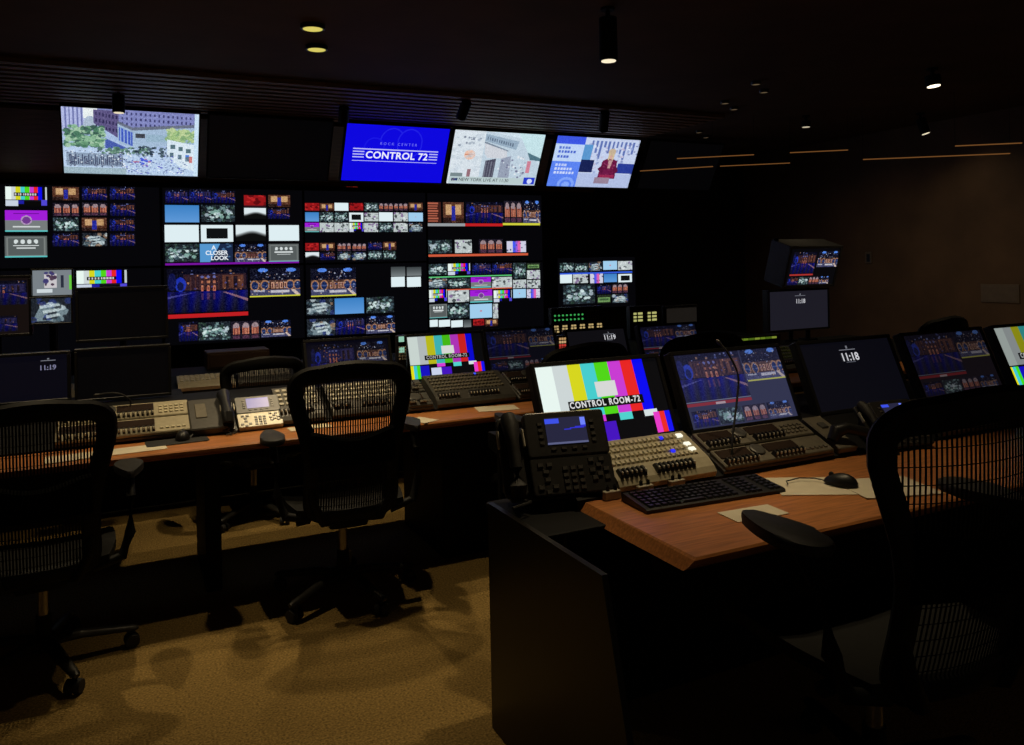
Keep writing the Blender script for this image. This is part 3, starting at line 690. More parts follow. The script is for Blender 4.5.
def intercom(row, x0, wd, dp, label, body=grey_panel, up=.0, disp=window_dark):
    """two stacked talk panels: displays, round speakers, rows of black levers, keypad"""
    loc, rot = on_bed(row, x0 + wd / 2, up)
    t = thing('intercom_panel', label, 'intercom panel', loc, rot)
    bm = new_bm(); box(bm, (0, dp / 2, .008), (wd, dp, .016), .003); obj('backplate', bm, dark_panel, t)
    for j in range(2):
        yb = dp * (.02 + .5 * j); hh = dp * .46
        f = new_bm(); box(f, (0, yb + hh / 2, .020), (wd * .98, hh, .022), .004); face = obj('faceplate', f, body, t)
        for (a, b_) in ((.03, .30), (.44, .72)):
            bm = new_bm(); box(bm, ((a + b_) / 2 * wd - wd / 2, yb + hh * .66, .032), ((b_ - a) * wd, hh * .46, .006), .002); obj('display_window', bm, disp, face)
        bm = new_bm(); M = Matrix.Translation((-wd / 2 + .37 * wd, yb + hh * .64, .030)); tube(bm, [M @ Vector((0, 0, 0)), M @ Vector((0, 0, .007)), M @ Vector((0, 0, .009))], [hh * .30, hh * .30, hh * .24], 20); obj('speaker_grille', bm, dark_panel, face)
        keys('lever_keys', [(-wd / 2 + wd * (a + i * .036), yb + hh * .2, .030, wd * .022, hh * .26, .020) for a in (.04, .455) for i in range(8)], key_black, face, .6)
        keys('lever_tips', [(-wd / 2 + wd * (a + i * .036), yb + hh * .1, .045, wd * .010, hh * .08, .008) for a in (.04, .455) for i in range(8)], key_light, face, .6)
        keys('buttons', [(-wd / 2 + wd * (.77 + i * .042), yb + hh * (.25 + q * .2), .030, wd * .03, hh * .13, .006) for i in range(5) for q in range(3 if j else 1)], key_beige if body is beige else grey_panel, face)
    return t

def desk_phone(loc, rz, label, dark=True, sc=1.0, scol=(52, 50, 96), tilt=48):
    t = thing('desk_phone', label, 'telephone', loc, (0, 0, rz)); t.scale = (sc, sc, sc)
    m1 = phone_black; m2 = phone_black if dark else silver
    top = phone_black if dark else mat('phone_grey', (.05, .05, .048), .45)
    a = R(tilt) if dark else R(35)
    M = Matrix.Rotation(a, 4, 'X')
    hgt = .235
    bm = new_bm(); prism(bm, [(.0, 0), (.0, .012), (hgt * .82 * math.cos(a), hgt * .82 * math.sin(a) - .004), (hgt * .9 * math.cos(a), 0)], -.13, .12); obj('stand', bm, m1, t)
    bm = new_bm(); slab(bm, rrect(.235, .105, .01, cx=.045, cy=.055), .0, .030, .004, M); obj('keypad_body', bm, m2, t)
    bm = new_bm(); slab(bm, rrect(.235, .128, .01, cx=.045, cy=.170), .0, .033, .004, M); obj('display_body', bm, top, t)
    cv = Canvas(40, 27, scol); A = cv.a
    if dark:
        A[:] = (38, 38, 62); rec(A, 0, .03, .35, .22, (60, 80, 230)); rec(A, .88, .03, 1, .35, (110, 130, 250)); poly(A, [(.3, .5), (1, .32), (1, .42)], (50, 50, 210)); rec(A, 0, .93, 1, 1, (90, 94, 130))
    else: A[:] = (128, 122, 176); rec(A, 0, 0, 1, .12, (110, 110, 190)); 
    obj('screen', screen_mesh(cv, .118, .076), SCREEN, t, M=M @ Matrix.Translation((.045, .177, .0345)) @ Matrix.Rotation(-PI / 2, 4, 'X'))
    kc = phone_key if dark else key_black
    dial = [(.045 + (i - 1) * .022, .018 + j * .018, .030, .016, .011, .004) for i in range(3) for j in range(4)]
    side = [(x_, y_, .030, .017, .012, .004) for x_, y_ in ((-.045, .085), (-.02, .085), (-.032, .067), (-.03, .045), (-.05, .025), (-.01, .025), (-.03, .012), (.10, .09), (.13, .09), (.105, .04), (.14, .04), (.12, .075), (.12, .05), (.10, .062), (.14, .062))]
    soft = [(-.03 + .0 * i, .145 + i * .018, .033, .014, .010, .003) for i in range(4)] + [(.121, .145 + i * .018, .033, .014, .010, .003) for i in range(4)] + [(.0 + i * .03, .127, .033, .016, .008, .003) for i in range(4)]
    keys('keypad_keys', dial + side, kc, t, .8, M=M); keys('line_keys', soft, phone_key, t, .8, M=M)
    bm = new_bm(); slab(bm, rrect(.065, .22, .012, cx=-.115, cy=.12), .0, .016, .004, M); obj('cradle', bm, m1, t)
    bm = new_bm(); pts = [(-.115, .012, .026), (-.115, .035, .040), (-.115, .08, .046), (-.115, .15, .046), (-.115, .20, .040), (-.115, .228, .028)]
    tube(bm, [M @ Vector(p) for p in pts], [.020, .024, .017, .017, .025, .021], 14); obj('handset', bm, arm_pad_m if dark else black_plastic, t, smooth=True)
    for sx in (-.150, -.08):
        bm = new_bm(); box(bm, (sx, .165, .026), (.006, .05, .016), .002, M); obj('chrome_strip', bm, silver, t)
    bm = new_bm(); tube(bm, [(-.115 + .03 * math.sin(k * .9), -.01 - .012 * k + .0 * k, .008) for k in range(6)], .004, 6); obj('cord', bm, rubber, t)
    return t

def mouse(loc, rz, label, cord=None):
    t = thing('computer_mouse', label, 'mouse', loc, (0, 0, rz))
    bm = new_bm(); bmesh.ops.create_uvsphere(bm, u_segments=20, v_segments=12, radius=1)
    for v in bm.verts:
        z = v.co.z
        v.co = Vector((v.co.x * (.031 - .004 * v.co.y), v.co.y * .058, (.036 - .008 * v.co.y) * z if z > 0 else 0.004 * z)) + Vector((0, 0, .004))
    obj('body', bm, black_plastic, t, smooth=True)
    bm = new_bm(); cyl(bm, (-.004, .032, .032), (.004, .032, .032), .008, n=12); obj('scroll_wheel', bm, rubber, t)
    if cord:
        bm = new_bm(); tube(bm, [(0, .055, .006)] + cord, .0022, 6); obj('cord', bm, rubber, t)
    return t

def sheet(cx, cy, w_, h_, rz, label, z=.742):
    bm = new_bm(); box(bm, (0, 0, .0008), (w_, h_, .0016))
    o = obj('paper_sheet', bm, paper, loc=(cx, cy, z), rot=(0, 0, rz)); return tag(o, label, 'paper', 'papers on the desks')

def gooseneck(row, pts, label):
    t = thing('gooseneck_microphone', label, 'microphone', pts[0])
    p0 = Vector(pts[0]); P_ = [Vector(p) - p0 for p in pts]
    # smooth the path
    C = []
    for i in range(len(P_) - 1):
        a, b_, c_, d = P_[max(i - 1, 0)], P_[i], P_[i + 1], P_[min(i + 2, len(P_) - 1)]
        for k in range(6):
            s_ = k / 6
            C.append(.5 * ((2 * b_) + (c_ - a) * s_ + (2 * a - 5 * b_ + 4 * c_ - d) * s_ ** 2 + (3 * b_ - a - 3 * c_ + d) * s_ ** 3))
    C.append(P_[-1])
    bm = new_bm(); tube(bm, C, .0042, 8); obj('neck', bm, rubber, t, smooth=True)
    bm = new_bm(); cyl(bm, (0, 0, -.004), (0, 0, .012), .014, .010); obj('base', bm, black_metal, t)
    d = (C[-1] - C[-2]).normalized()
    bm = new_bm(); tube(bm, [C[-1] - d * .005, C[-1] + d * .012, C[-1] + d * .02], [.006, .007, .003], 10); obj('head', bm, dark_alu, t)
    return t

# ---------------------------------------------------------------- NEAR DESK equipment
def cvs(wd, ht, bg=(5, 5, 8), res=300): return Canvas(int(wd * res), int(ht * res), bg)
MW, MH, MT = .545, .298, 23
cv = cvs(MW, MH, res=330); bars_big(cv.a)
s = desk_monitor('near desk monitor showing bright colour bars and CONTROL ROOM-72', 1.342, .538, 2.47, .858, .845, MT, cv, ht=MH)
text('lettering', 'CONTROL ROOM-72', s, (-.004, -.003, -.0045), .033, (225, 225, 225), bold=.0008, spacing=1.2, sx=.86)
cv = cvs(MW, MH, res=330); rundown(cv.a)
desk_monitor('near desk monitor with bluish stage pictures, right of the colour bars', 1.965, MW, 2.47, .858, .845, MT, cv, ht=MH)
def clock_page(cv, bg, u=.5): cv.a[:] = bg; rec(cv.a, u - .09, .125, u + .09, .137, (120, 122, 132)); ell(cv.a, u, .09, .012, .02, (110, 112, 120)); rec(cv.a, u - .05, .315, u + .05, .33, (84, 86, 96))
cv = cvs(MW, MH); clock_page(cv, (9, 9, 16))
s = desk_monitor('near desk monitor with a dark clock page reading 11:18', 2.64, .555, 2.47, .858, .845, MT, cv, ht=MH)
text('clock_digits', '11:18', s, (0, -.003, .075), .05, (205, 206, 212), bold=.001)
cv = cvs(MW, MH, res=330); rundown(cv.a, (24, 18, 24), .55)
desk_monitor('near desk monitor with dim stage pictures, behind the right chair', 3.30, .565, 2.47, .858, .845, MT, cv, ht=MH)
cv = cvs(MW, MH); bars_big(cv.a, .62)
s = desk_monitor('near desk monitor with grey and yellow bars at the right edge', 3.97, .565, 2.47, .858, .845, MT, cv, ht=MH)
text('lettering', 'CONTROL ROOM-72', s, (-.004, -.003, -.0045), .033, (180, 180, 180), bold=.0008, spacing=1.2, sx=.86)

key_panel(1, 1.455, .405, .215, 'beige button panel with blue and white lit keys below the colour bars')
intercom(1, 1.90, .54, .215, 'grey two row intercom panel on the near desk below the stage monitor', up=.0)
loc, rot = on_bed(1, 2.515, 0)
t = thing('handset_station', 'narrow grey handset station beside the intercom panel on the near desk', 'handset', loc, rot)
bm = new_bm(); box(bm, (0, .11, .014), (.10, .21, .028), .004); obj('plate', bm, grey_panel, t)
bm = new_bm(); box(bm, (0, .15, .031), (.036, .036, .008), .003); obj('square_key', bm, dark_panel, t)
bm = new_bm(); tube(bm, [(-.045, .055, .03), (-.02, .07, .06), (.02, .06, .075), (.09, .03, .07), (.15, -.02, .045), (.18, -.07, .01)], [.02, .028, .022, .020, .026, .022], 14); obj('handset', bm, black_plastic, t, smooth=True)
desk_phone((2.78, 2.18, .742), R(-6), 'black desk phone with blue screen, half hidden by the right chair', sc=.9)
key_panel(1, 3.05, .50, .215, 'charcoal button panel at the far right of the near desk', dark_panel, grey_panel, lit=False)
desk_phone((1.26, 2.275, .749), R(-12), 'large black desk phone with colour screen at the end of the near desk', sc=1.2, tilt=60)
# keyboard
t = thing('computer_keyboard', 'black computer keyboard on the near wooden desk', 'keyboard', (1.715, 2.0, .742), (0, 0, R(-4)))
bm = new_bm(); prism(bm, [(0, .0), (0, .010), (.006, .014), (.15, .026), (.155, .022), (.155, 0)], -.29, .24); obj('case', bm, black_plastic, t)
cells = []
for j in range(6):
    n = 21
    for i in range(n):
        if (j < 1 and 4 < i < 9) or i in (14, 18): continue
        cells.append((-.277 + (i + .5) * .505 / n, .016 + j * .0225, .0135 + j * .0019, .0195, .0185, .008))
cells.append((-.11, .016, .0135, .10, .018, .008))
keys('keycaps', cells, key_black, t)
# little connector plates in front of the panel
for i, (x, y) in enumerate(((1.375, 2.20), (1.60, 2.205), (1.73, 2.21))):
    pass
mouse((2.165, 1.945, .746), R(20), 'black computer mouse on paper, near desk', [(.0, .09, .008), (-.03, .13, .008), (-.09, .15, .006), (-.12, .13, .006)])
sheet(2.10, 1.985, .21, .30, R(62), 'white paper sheet beside the keyboard on the near desk')
sheet(2.28, 1.86, .215, .27, R(72), 'white paper sheet under the black mouse', .744)
sheet(1.71, 1.87, .19, .10, R(-4), 'small taped paper slip in front of the keyboard')
gooseneck(1, [(1.965, 2.25, .765), (1.985, 2.27, .86), (2.045, 2.31, .99), (2.07, 2.33, 1.08), (2.05, 2.36, 1.16), (2.03, 2.38, 1.195)], 'thin black gooseneck microphone in front of the stage monitor')
# usb sockets on small white plates
for x in (1.42, 1.55, 1.68):
    t = thing('socket_plate', 'small pale socket plate with plugs between keyboard and button panel, %s' % {1.42: 'left one', 1.55: 'middle one', 1.68: 'right one'}[x], 'socket', (x, 2.205, .742))
    bm = new_bm(); box(bm, (0, 0, .014), (.06, .022, .028), .002); obj('plate', bm, silver, t)
    for q in (-.014, .014):
        bm = new_bm(); tube(bm, [(q, 0, .028), (q, .002, .042), (q, .004, .044)], [.006, .006, .003], 10); obj('plug', bm, key_black, t)

# ---------------------------------------------------------------- MIDDLE DESK equipment
RW, RH = .455, .245
cv = cvs(RW, RH, res=260); cv.a[:] = (8, 8, 24); paint(cv.sub(.04, .06, .58, .86), 'dstage'); paint(cv.sub(.6, .06, .97, .5), 'wide'); cv.a *= .72
desk_monitor('middle desk monitor with deep blue stage picture, behind the middle chair', .885, RW, 4.30, .872, .86, 18, cv, ht=RH)
cv = cvs(RW, RH, res=260); bars_big(cv.a, .86)
s = desk_monitor('middle desk monitor showing colour bars, right of the middle chair', 1.455, RW, 4.30, .868, .86, 18, cv, ht=RH)
text('lettering', 'CONTROL ROOM-72', s, (.0, -.003, -.004), .027, (170, 170, 170), bold=.0006, spacing=1.2, sx=.86)
cv = cvs(RW, RH, res=260); rundown(cv.a, (14, 14, 26), .6)
desk_monitor('middle desk monitor with dim stage picture and red strip, beside the colour bars', 1.945, RW, 4.30, .872, .86, 18, cv, ht=RH)
cv = cvs(RW, RH, res=260); clock_page(cv, (15, 14, 18), .72)
s = desk_monitor('middle desk monitor with dark clock page reading 11:19', 2.50, RW - .03, 4.30, .868, .86, 18, cv, ht=.215)
text('clock_digits', '11:19', s, (.095, -.003, .055), .042, (200, 200, 205), bold=.001)
cv = cvs(RW, RH, res=260); rundown(cv.a, (14, 13, 24), .75)
desk_monitor('middle desk monitor with violet stage picture, above the second near monitor', 3.05, RW, 4.30, .868, .86, 18, cv, ht=.215)
# lit button column between the monitors
t = thing('tally_box', 'slim black box with column of red and amber lit buttons between monitors', 'control panel', (2.435, 4.30, .86))
bm = new_bm(); box(bm, (0, .03, .10), (.062, .05, .20), .004); obj('case', bm, black_plastic, t)
for j in range(9):
    c = [(190, 150, 96), (206, 170, 120), (200, 60, 50), (214, 70, 54), (206, 180, 120), (190, 150, 96), (206, 160, 110), (206, 150, 100), (190, 60, 40)][8 - j]
    for i in range(3):
        bm = new_bm(); box(bm, ((i - 1) * .017, .003, .02 + j * .02), (.012, .006, .014), .001); obj('lit_button', bm, emat(c, .9), t)
t = thing('tally_box', 'slim black box with pale lit keys left of the middle colour bars', 'control panel', (1.405, 4.30, .86))
bm = new_bm(); box(bm, (0, .03, .13), (.055, .05, .26), .004); obj('case', bm, black_plastic, t)
for z in (.24, .18):
    bm = new_bm(); box(bm, (-.005, .003, z), (.030, .006, .030), .001); obj('lit_button', bm, emat((150, 205, 180), .9), t)
keys('buttons', [((i - 1) * .016, -.13 + j * .016, -.004, .011, .011, .004) for i in range(3) for j in range(5)], key_light, t, M=Matrix.Translation((0, 0, .26)) @ Matrix.Rotation(PI / 2, 4, 'X'))

# two dark monitors stacked, and the mixed stack at the left edge
def stacked(label, cx, Y, z0, wd, ht, cvl, name='stacked_monitor', tilt=0, post=True, cat='monitor', base_z=.86, depth=.05, bez=.014):
    t = thing(name, label, cat, (cx, Y, base_z))
    M = Matrix.Translation((0, 0, z0 - base_z)) @ Matrix.Rotation(R(-tilt), 4, 'X') @ Matrix.Translation((0, 0, ht / 2))
    s = panel_display(t, M, wd, ht, cvl, depth, bez)
    if post:
        bm = new_bm(); cyl(bm, (0, .09, 0), (0, .09, z0 - base_z + ht * .6), .016); box(bm, (0, .075, z0 - base_z + ht / 2), (.08, .05, .08), .004); obj('post', bm, black_metal, t)
        bm = new_bm(); slab(bm, rrect(.10, .045, .01, cy=.09), 0, .01, .002); obj('foot', bm, black_metal, t)
    return s
DK = lambda: Canvas(4, 3, (2, 2, 3))
stacked('switched off monitor above another one behind the left intercom panel', 0.0, 4.58, 1.17, .40, .25, DK())
stacked('switched off monitor just behind the left intercom panel, lower of two', 0.0, 4.48, .885, .41, .235, DK())
cv = cvs(.40, .22); clock_page(cv, (7, 7, 16), .78)
s = stacked('dark monitor with small clock reading 11:19 at the left edge', -.43, 4.48, .90, .36, .215, cv)
text('clock_digits', '11:19', s, (.098, -.003, .045), .033, (120, 120, 150), bold=.0006)
cv = cvs(.26, .16); cv.a[:] = (70, 74, 80); A = cv.a; rec(A, 0, 0, 1, 1, (120, 128, 134)); rec(A, .3, .15, .62, .7, (200, 196, 200)); speck(A, 14, [(70, 50, 70), (60, 56, 110)], .03, .08, (.3, .1, .6, .6)); rec(A, .72, .2, .8, .7, (40, 44, 60)); rec(A, .1, .75, .5, .9, (206, 216, 220)); rec(A, .94, .2, 1, .8, (100, 200, 60))
stacked('small monitor with a grey cartoon like picture at the left edge', -.315, 4.62, 1.40, .17, .125, cv, bez=.008)
cv = cvs(.26, .16); paint(cv.a, 'car')
stacked('small monitor with a pale car interior picture below the grey one', -.318, 4.56, 1.265, .17, .122, cv, bez=.008)
cv = cvs(.4, .3); cv.a[:] = (24, 16, 15); paint(cv.sub(.3, .05, .98, .48), 'dstage'); paint(cv.sub(.3, .68, .86, .95), 'dstage'); cv.a *= .8
stacked('monitor with two violet stage pictures cut by the left picture edge', -.585, 4.58, 1.22, .34, .27, cv)

intercom(2, -.28, .56, .27, 'pale two row intercom panel on the middle desk beside the left chair', body=beige)
gooseneck(2, [(.02, 4.20, .86), (.025, 4.19, .90), (-.01, 4.18, .935), (-.06, 4.19, .945), (-.11, 4.20, .94)], 'thin gooseneck microphone over the left intercom panel')
loc, rot = on_bed(2, .375, -.02)
t = thing('handset_station', 'dark handset station with looped cord left of the silver phone', 'handset', loc, rot)
bm = new_bm(); box(bm, (-.02, .13, .02), (.17, .26, .04), .006); obj('plate', bm, dark_panel, t)
bm = new_bm(); box(bm, (-.05, .15, .042), (.05, .12, .006), .002); obj('label_strip', bm, grey_panel, t)
bm = new_bm(); tube(bm, [(.06, .01, .05), (.06, .04, .072), (.06, .10, .075), (.06, .17, .075), (.06, .23, .070), (.06, .255, .05)], [.026, .032, .024, .024, .032, .026], 14); obj('handset', bm, black_plastic, t, smooth=True)
bm = new_bm(); tube(bm, [(-.02 + .09 * math.cos(a_), -.03 + .045 * math.sin(a_), .010 + .012 * max(0, math.sin(a_))) for a_ in [k * PI / 9 for k in range(18)]], .006, 6, closed=True); obj('cord', bm, rubber, t)
mouse((.235, 3.935, .745), R(-5), 'dark mouse on a pad, middle desk')
bm = new_bm(); slab(bm, rrect(.26, .13, .015), 0, .003); tag(obj('mouse_pad', bm, rubber, loc=(.21, 3.905, .742), rot=(0, 0, R(3))), 'black mouse pad on the front of the middle desk', 'mouse pad')
desk_phone((.545, 3.965, .742), R(0), 'silver desk phone with lilac screen on the middle desk', dark=False, sc=.88)
key_panel(2, .675, .22, .27, 'small button panel with pale square keys right of the silver phone', dark_panel, key_light, lit=False, rows=4, cols=6, lev_split=False)
key_panel(2, .93, .38, .27, 'charcoal button panel hidden behind the middle chair', dark_panel, key_light, lit=False, rows=4, cols=9)
intercom(2, 1.33, .135, .27, 'narrow dark talk panel left of the long charcoal button panel', body=dark_panel)
key_panel(2, 1.485, .46, .27, 'long charcoal button panel with one blue key under the middle colour bars', dark_panel, grey_panel, lit=False, rows=5, cols=20)
loc, rot = on_bed(2, 1.79, .24, .047)
bm = new_bm(); box(bm, (0, 0, .004), (.014, .012, .008), .002); tag(obj('indicator_lamp', bm, emat((50, 80, 235), 1.2), loc=loc, rot=rot), 'small glowing blue lamp on the long charcoal button panel', 'indicator lamp')
intercom(2, 1.97, .40, .27, 'dark intercom panel beside the chair behind the near monitors', body=dark_panel)
key_panel(2, 2.45, .5, .27, 'charcoal button panel behind the near colour bar monitor', dark_panel, grey_panel, lit=False)
key_panel(2, 3.05, .5, .27, 'charcoal button panel behind the near stage monitor', dark_panel, grey_panel, lit=False)
sheet(-.07, 3.82, .46, .13, R(4), 'long white paper strip in front of the pale intercom panel')
sheet(.80, 3.90, .20, .09, R(3), 'white paper slip under the small pale button panel')
sheet(1.33, 3.78, .10, .14, R(24), 'white paper corner right of the middle chair back')
sheet(1.78, 3.87, .22, .14, R(-12), 'white paper sheet before the long charcoal button panel')

# right end of the middle desk: tipped boxy monitor over a clock monitor
cv = cvs(.6, .3); clock_page(cv, (28, 27, 36), .52)
s = stacked('grey clock monitor reading 11:18 under the boxy monitor, right of centre', 4.66, 4.55, .965, .60, .29, cv, depth=.06)
text('clock_digits', '11:18', s, (.012, -.003, .065), .045, (190, 190, 196), bold=.001)
t = thing('boxy_monitor', 'deep boxed monitor tipped down above the grey clock monitor', 'monitor', (4.74, 4.55, .86))
M = Matrix.Translation((0, -.02, .43)) @ Matrix.Rotation(R(17), 4, 'X') @ Matrix.Translation((0, 0, .155))
cv = cvs(.5, .28, res=260); cv.a[:] = (7, 7, 10)
paint(cv.sub(.06, .10, .54, .68), 'stage'); paint(cv.sub(.58, .08, 1, .52), 'wide'); rec(cv.a, .06, .69, .54, .74, (170, 50, 46))
for i, q in enumerate(('stage', 'aud', 'arch', 'wide')): paint(cv.sub(.05 + i * .215, .78, .05 + i * .215 + .205, .99), q)
panel_display(t, M, .50, .29, cv, depth=.20, bez=.02, m=mat('monitor_case', (.03, .03, .032), .5))
bm = new_bm(); cyl(bm, (.13, .12, 0), (.13, .12, .47), .018); obj('post', bm, black_metal, t)
bm = new_bm(); slab(bm, rrect(.10, .12, .02, cx=.13, cy=.12), 0, .012, .002); obj('foot', bm, black_metal, t)
bm = new_bm(); cyl(bm, (-.25, .05, .71), (-.25, .05, .80), .018); obj('top_knob', bm, black_metal, t)
# signal box with a lit strip behind the near monitors
t = thing('signal_box', 'low black box with a yellow green lit strip behind the near stage monitor', 'signal box', (3.95, 4.31, .86))
bm = new_bm(); box(bm, (0, .04, .055), (.54, .10, .11), .004); obj('case', bm, black_plastic, t)
for q in range(9):
    bm = new_bm(); box(bm, (-.21 + q * .052, -.012, .088), (.044, .006, .014), .001); obj('lit_segment', bm, emat([(120, 150, 40), (90, 120, 30), (150, 170, 60)][q % 3], .6), t)

key_panel(2, 3.75, .45, .27, 'charcoal button panel with dim green strip near the right monitors', dark_panel, mat('key_green', (.16, .22, .03), .4), lit=False)

# ---------------------------------------------------------------- FAR DESK equipment
key_panel(3, .30, .34, .16, 'pale button panel on the far desk, left of the far chair', beige, key_beige, lit=False, rows=4, cols=10, levers=False)
key_panel(3, .66, .36, .16, 'charcoal button panel behind the far chair', dark_panel, key_light, lit=False, rows=4, cols=10, levers=False)
key_panel(3, 1.05, .30, .16, 'pale button panel right of the far chair', beige, key_beige, lit=False, rows=4, cols=9, levers=False)
key_panel(3, -.52, .30, .16, 'pale button panel on the far desk at the left edge', beige, key_beige, lit=False, rows=4, cols=9, levers=False)
t = thing('equipment_case', 'brown low case on the far desk below the stage display', 'equipment case', (.72, 5.95, .82))
bm = new_bm(); box(bm, (0, 0, .06), (.42, .22, .12), .006); obj('body', bm, brown_panel, t)
bm = new_bm(); box(bm, (0, -.112, .06), (.38, .006, .09), .002); obj('front', bm, brown_panel, t)
# upright meter bridges
def bridge(x0, x1, z0, z1, label, Y=5.82):
    t = thing('meter_bridge', label, 'control panel', ((x0 + x1) / 2, Y, .82))
    bm = new_bm(); box(bm, (0, .04, (z1 - .82) / 2), (x1 - x0, .06, z1 - .82), .004); obj('case', bm, black_plastic, t)
    return t
t = bridge(3.20, 3.70, .92, 1.13, 'upright meter panel with green lamps and amber lit buttons on the far desk')
for j in range(2):
    for i in range(8):
        bm = new_bm(); cyl(bm, (-.22 + i * .038, .004, .245 - j * .037), (-.22 + i * .038, .012, .245 - j * .037), .008, n=10); obj('green_lamp', bm, emat((70, 190, 96), .7), t)
keys('meter_dots', [(.10 + i * .026, .02 - j * .022, 0, .010, .008, .004) for i in range(5) for j in range(4)], mat('meter_amber', (.3, .22, .06), .4), t, M=Matrix.Translation((0, .009, .25)) @ Matrix.Rotation(PI / 2, 4, 'X'))
for i in range(6):
    for q, (dx, dz) in enumerate(((-.015, .03), (.010, .03), (-.018, .008), (.012, .008), (-.022, -.014), (.016, -.014))):
        bm = new_bm(); box(bm, (-.21 + i * .085 + dx, .006, .125 + dz), (.018, .008, .014), .001); obj('lit_button', bm, emat((206, 178, 120), .8), t)
t = bridge(3.98, 4.32, .95, 1.11, 'upright panel with yellow lit buttons on the far desk')
for i in range(2):
    for j in range(3):
        for q in range(2):
            bm = new_bm(); box(bm, (-.12 + i * .15 + q * .055, .006, .225 - j * .030), (.045 if q else .028, .008, .018), .001); obj('lit_button', bm, emat((196, 196, 120), .8), t)
cv = cvs(.36, .16); cv.a[:] = (26, 23, 20)
t = bridge(4.34, 4.72, .95, 1.10, 'grey blank panel right of the yellow lit buttons')
panel_display(t, Matrix.Translation((0, -.0, .19)), .34, .13, cv, depth=.012, bez=.006)
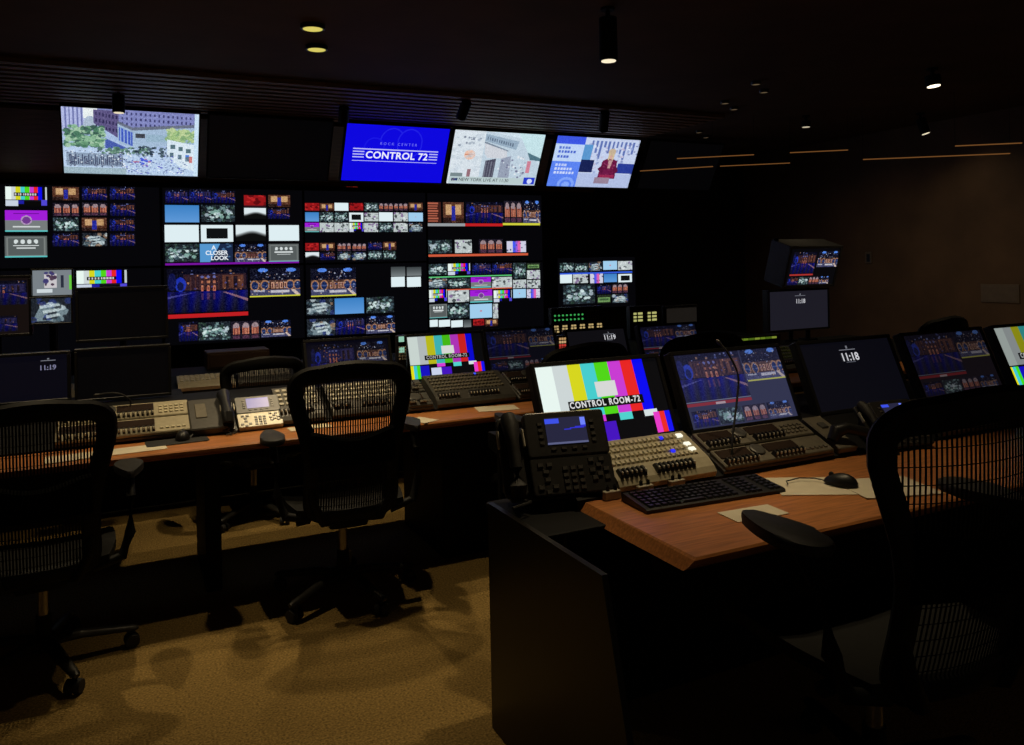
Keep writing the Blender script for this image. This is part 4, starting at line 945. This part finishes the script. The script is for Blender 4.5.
# ================================================================ CHAIRS
def back_hw(z):
    zs = [.46, .52, .60, .70, .80, .90, .98, 1.04, 1.075]
    ws = [.165, .170, .168, .168, .182, .208, .228, .226, .190]
    return float(np.interp(z, zs, ws))
def back_y(x, z):
    q = (z - .46) / .64
    return -.235 - .075 * q - .05 * math.sin(q * PI) * .5 + .06 * (x / .23) ** 2
def make_chair():
    t = thing('mesh_office_chair', 'x', 'chair', group='black mesh office chairs')
    # outline of the back
    right = [(back_hw(z), z) for z in np.linspace(.47, 1.03, 14)]
    topc = []
    for k in range(1, 10):
        a_ = PI / 2 * k / 10
        topc.append((back_hw(1.03) - .085 + .085 * math.cos(a_), 1.03 + .06 * math.sin(a_)))
    topm = [(x, 1.09 + .016 * math.cos(x / .14 * PI / 2)) for x in np.linspace(.13, -.13, 9)]
    loop = right + topc + topm + [(-x, z) for x, z in topc[::-1]] + [(-x, z) for x, z in right[::-1]] + [(x, .455) for x in np.linspace(-.13, .13, 6)]
    bm = new_bm(); tube(bm, [(x, back_y(x, z), z) for x, z in loop], [.033 + .008 * max(0, (z - 1.0) / .1) for x, z in loop], 8, closed=True, flat=.55, up=(0, 1, 0)); obj('back_frame', bm, chair_black, t, smooth=True)
    # woven mesh: vertical strands, a few cross strands
    V, F = [], []
    n = 42
    for i in range(n):
        x = -.218 + .436 * (i + .5) / n
        zz = [z for z in np.linspace(.46, 1.10, 24) if back_hw(min(z, 1.06)) - (.0 if z < 1.06 else .02) > abs(x)]
        for k, z in enumerate(zz):
            y = back_y(x, z)
            V += [(x - .0030, y, z), (x + .0030, y, z)]
            if k: b = len(V); F.append((b - 4, b - 3, b - 1, b - 2))
    for z in np.linspace(.50, 1.06, 15):
        hw = back_hw(min(z, 1.06)); m_ = 12
        for k in range(m_ + 1):
            x = -hw + 2 * hw * k / m_
            V += [(x, back_y(x, z) + .001, z - .0012), (x, back_y(x, z) + .001, z + .0012)]
            if k: b = len(V); F.append((b - 4, b - 2, b - 1, b - 3))
    me = bpy.data.meshes.new('back_mesh'); me.from_pydata(V, [], F); tag(obj('back_mesh', me, chair_mesh, t), kind='stuff')
    # lumbar pad: curved bar behind the mesh
    rings = []
    bm = new_bm()
    for k in range(11):
        x = -.175 + .035 * k
        lo, hi = .68, .825 - .018 * math.cos(x / .2 * PI)
        rings.append([bm.verts.new((x, back_y(x, .73) - d, z)) for d, z in ((.012, lo), (.030, lo + .012), (.030, hi - .012), (.012, hi), (.006, hi), (.006, lo))])
    ring_faces(bm, rings); obj('lumbar_pad', bm, mat('lumbar_foam', (.0035, .0035, .0035), .9, 0, .2, 60, 0, .05), t, smooth=True)
    for s in (-1, 1):
        bm = new_bm(); tube(bm, [(s * .05, -.12, .40), (s * .12, -.23, .43), (s * .165, -.245, .52), (s * .172, -.235, .62)], [.022, .022, .018, .014], 10); obj('back_brace', bm, chair_black, t, smooth=True)
    # seat with rolled front
    bm = new_bm(); m_ = 9; rings = []
    for k in range(m_):
        y = -.215 + .47 * k / (m_ - 1); q = k / (m_ - 1)
        hw = .225 + .03 * math.sin(q * PI); drop = .045 * max(0, (q - .7) / .3) ** 2
        zt = .492 - drop - .0
        rings.append([bm.verts.new(p) for p in ((-hw, y, zt), (-hw * .7, y, zt - .012), (0, y, zt - .018), (hw * .7, y, zt - .012), (hw, y, zt), (hw, y, zt - .035), (hw * .6, y, zt - .05), (-hw * .6, y, zt - .05), (-hw, y, zt - .035))])
    ring_faces(bm, rings); obj('seat', bm, chair_black, t, smooth=True)
    bm = new_bm(); box(bm, (0, -.02, .40), (.17, .28, .075), .015, seg=2); cyl(bm, (-.16, .02, .40), (.16, .02, .40), .013); cyl(bm, (.16, .02, .40), (.19, .02, .40), .022); cyl(bm, (-.16, -.06, .395), (-.21, -.06, .39), .018); obj('tilt_mechanism', bm, chair_black, t)
    for s in (-1, 1):
        bm = new_bm(); tube(bm, [(s * .17, -.20, .44), (s * .27, -.20, .47), (s * .30, -.19, .56), (s * .305, -.17, .70), (s * .305, -.10, .779)], [.018, .020, .020, .017, .016], 10)
        arm = obj('arm_support', bm, chair_black, t, smooth=True)
        out = [(s * .305 + .048 * math.cos(a_) * (1 + .12 * math.sin(a_)) + s * .012 * math.sin(a_ * 2), -.065 + .130 * math.sin(a_)) for a_ in [2 * PI * k / 24 for k in range(24)]]
        if s < 0: out = out[::-1]
        bm = new_bm(); slab(bm, out, .776, .805, .010); obj('arm_pad', bm, arm_pad_m, t, smooth=True)
    bm = new_bm(); cyl(bm, (0, 0, .20), (0, 0, .38), .020, n=18); obj('gas_post', bm, alu, t, smooth=True)
    bm = new_bm(); cyl(bm, (0, 0, .09), (0, 0, .215), .030, .026, n=18); cyl(bm, (0, 0, .075), (0, 0, .13), .045, .038, n=18); obj('hub', bm, black_metal, t, smooth=True)
    leg_me = None
    for k in range(5):
        a_ = R(146 + 72 * k); c_, s_ = math.cos(a_), math.sin(a_)
        if leg_me is None:
            bm = new_bm(); tube(bm, [(.03, 0, .105), (.12, 0, .105), (.24, 0, .088), (.315, 0, .078), (.33, 0, .076)], [.030, .026, .021, .018, .010], 10, flat=.75); leg_me = obj('leg', bm, dark_alu, t, rot=(0, 0, a_), smooth=True); lg = leg_me
            bm = new_bm(); 
            for q in (-1, 1): cyl(bm, (.0, q * .007, 0), (.0, q * .027, 0), .029, .026, n=18)
            cyl(bm, (0, 0, 0), (.012, 0, .048), .012, .009, n=8)
            wh = obj('caster', bm, rubber, lg, loc=(.305, 0, .029), rot=(0, 0, R(35)), smooth=True)
        else:
            lg = obj('leg', leg_me.data, dark_alu, t, rot=(0, 0, a_)); wh2 = obj('caster', wh.data, rubber, lg, loc=(.305, 0, .029), rot=(0, 0, R(35 + 50 * k)))
    return t
chair0 = make_chair()
CH = [(.895, 3.68, R(-3), 1.03, .972, 'black mesh office chair in the centre of the carpet, turned to the colour bars'),
      (-.295, 3.57, R(2), 1.0, .93, 'black mesh office chair cut by the left picture edge'),
      (1.84, 1.555, R(-4), 1.2, 1.055, 'black mesh office chair in the dark foreground at the near desk'),
      (.70, 5.09, R(8), .95, .875, 'black mesh office chair at the far desk, behind the silver phone'),
      (1.90, 3.44, R(6), 1.0, 1.0, 'black mesh office chair half hidden behind the near colour bar monitor'),
      (2.68, 3.50, R(-4), 1.0, 1.0, 'black mesh office chair peeking over the near stage monitor'),
      (4.42, 3.45, R(5), 1.0, 1.0, 'black mesh office chair peeking over the dim near monitor')]
for i, (x, y, rz, sxy, sz, lab) in enumerate(CH):
    c = chair0 if i == 0 else copy_tree(chair0)
    c.location = (x, y, 0); c.rotation_euler = (0, 0, rz); c.scale = (sxy, sxy, sz); c['label'] = lab

# ================================================================ WALL FITTINGS
t = thing('wall_outlet', 'small wall outlet plate right of the boxy monitor', 'outlet', (6.9, 5.78, 1.44))
bm = new_bm(); box(bm, (-.006, 0, .05), (.012, .08, .12), .003); obj('cover_plate', bm, wall_plate_m, t)
bm = new_bm(); box(bm, (-.013, 0, .05), (.004, .04, .08), .001); obj('socket', bm, black_plastic, t)
t = thing('wall_notice', 'plain notice plate on the brown wall at the right edge', 'notice', (6.9, 4.42, 1.08))
bm = new_bm(); box(bm, (-.005, 0, .08), (.010, .34, .16), .002); obj('plate', bm, wall_plate_m, t)
bm = new_bm(); box(bm, (-.011, 0, .08), (.003, .31, .13), .001); obj('face', bm, wall_plate_m, t)
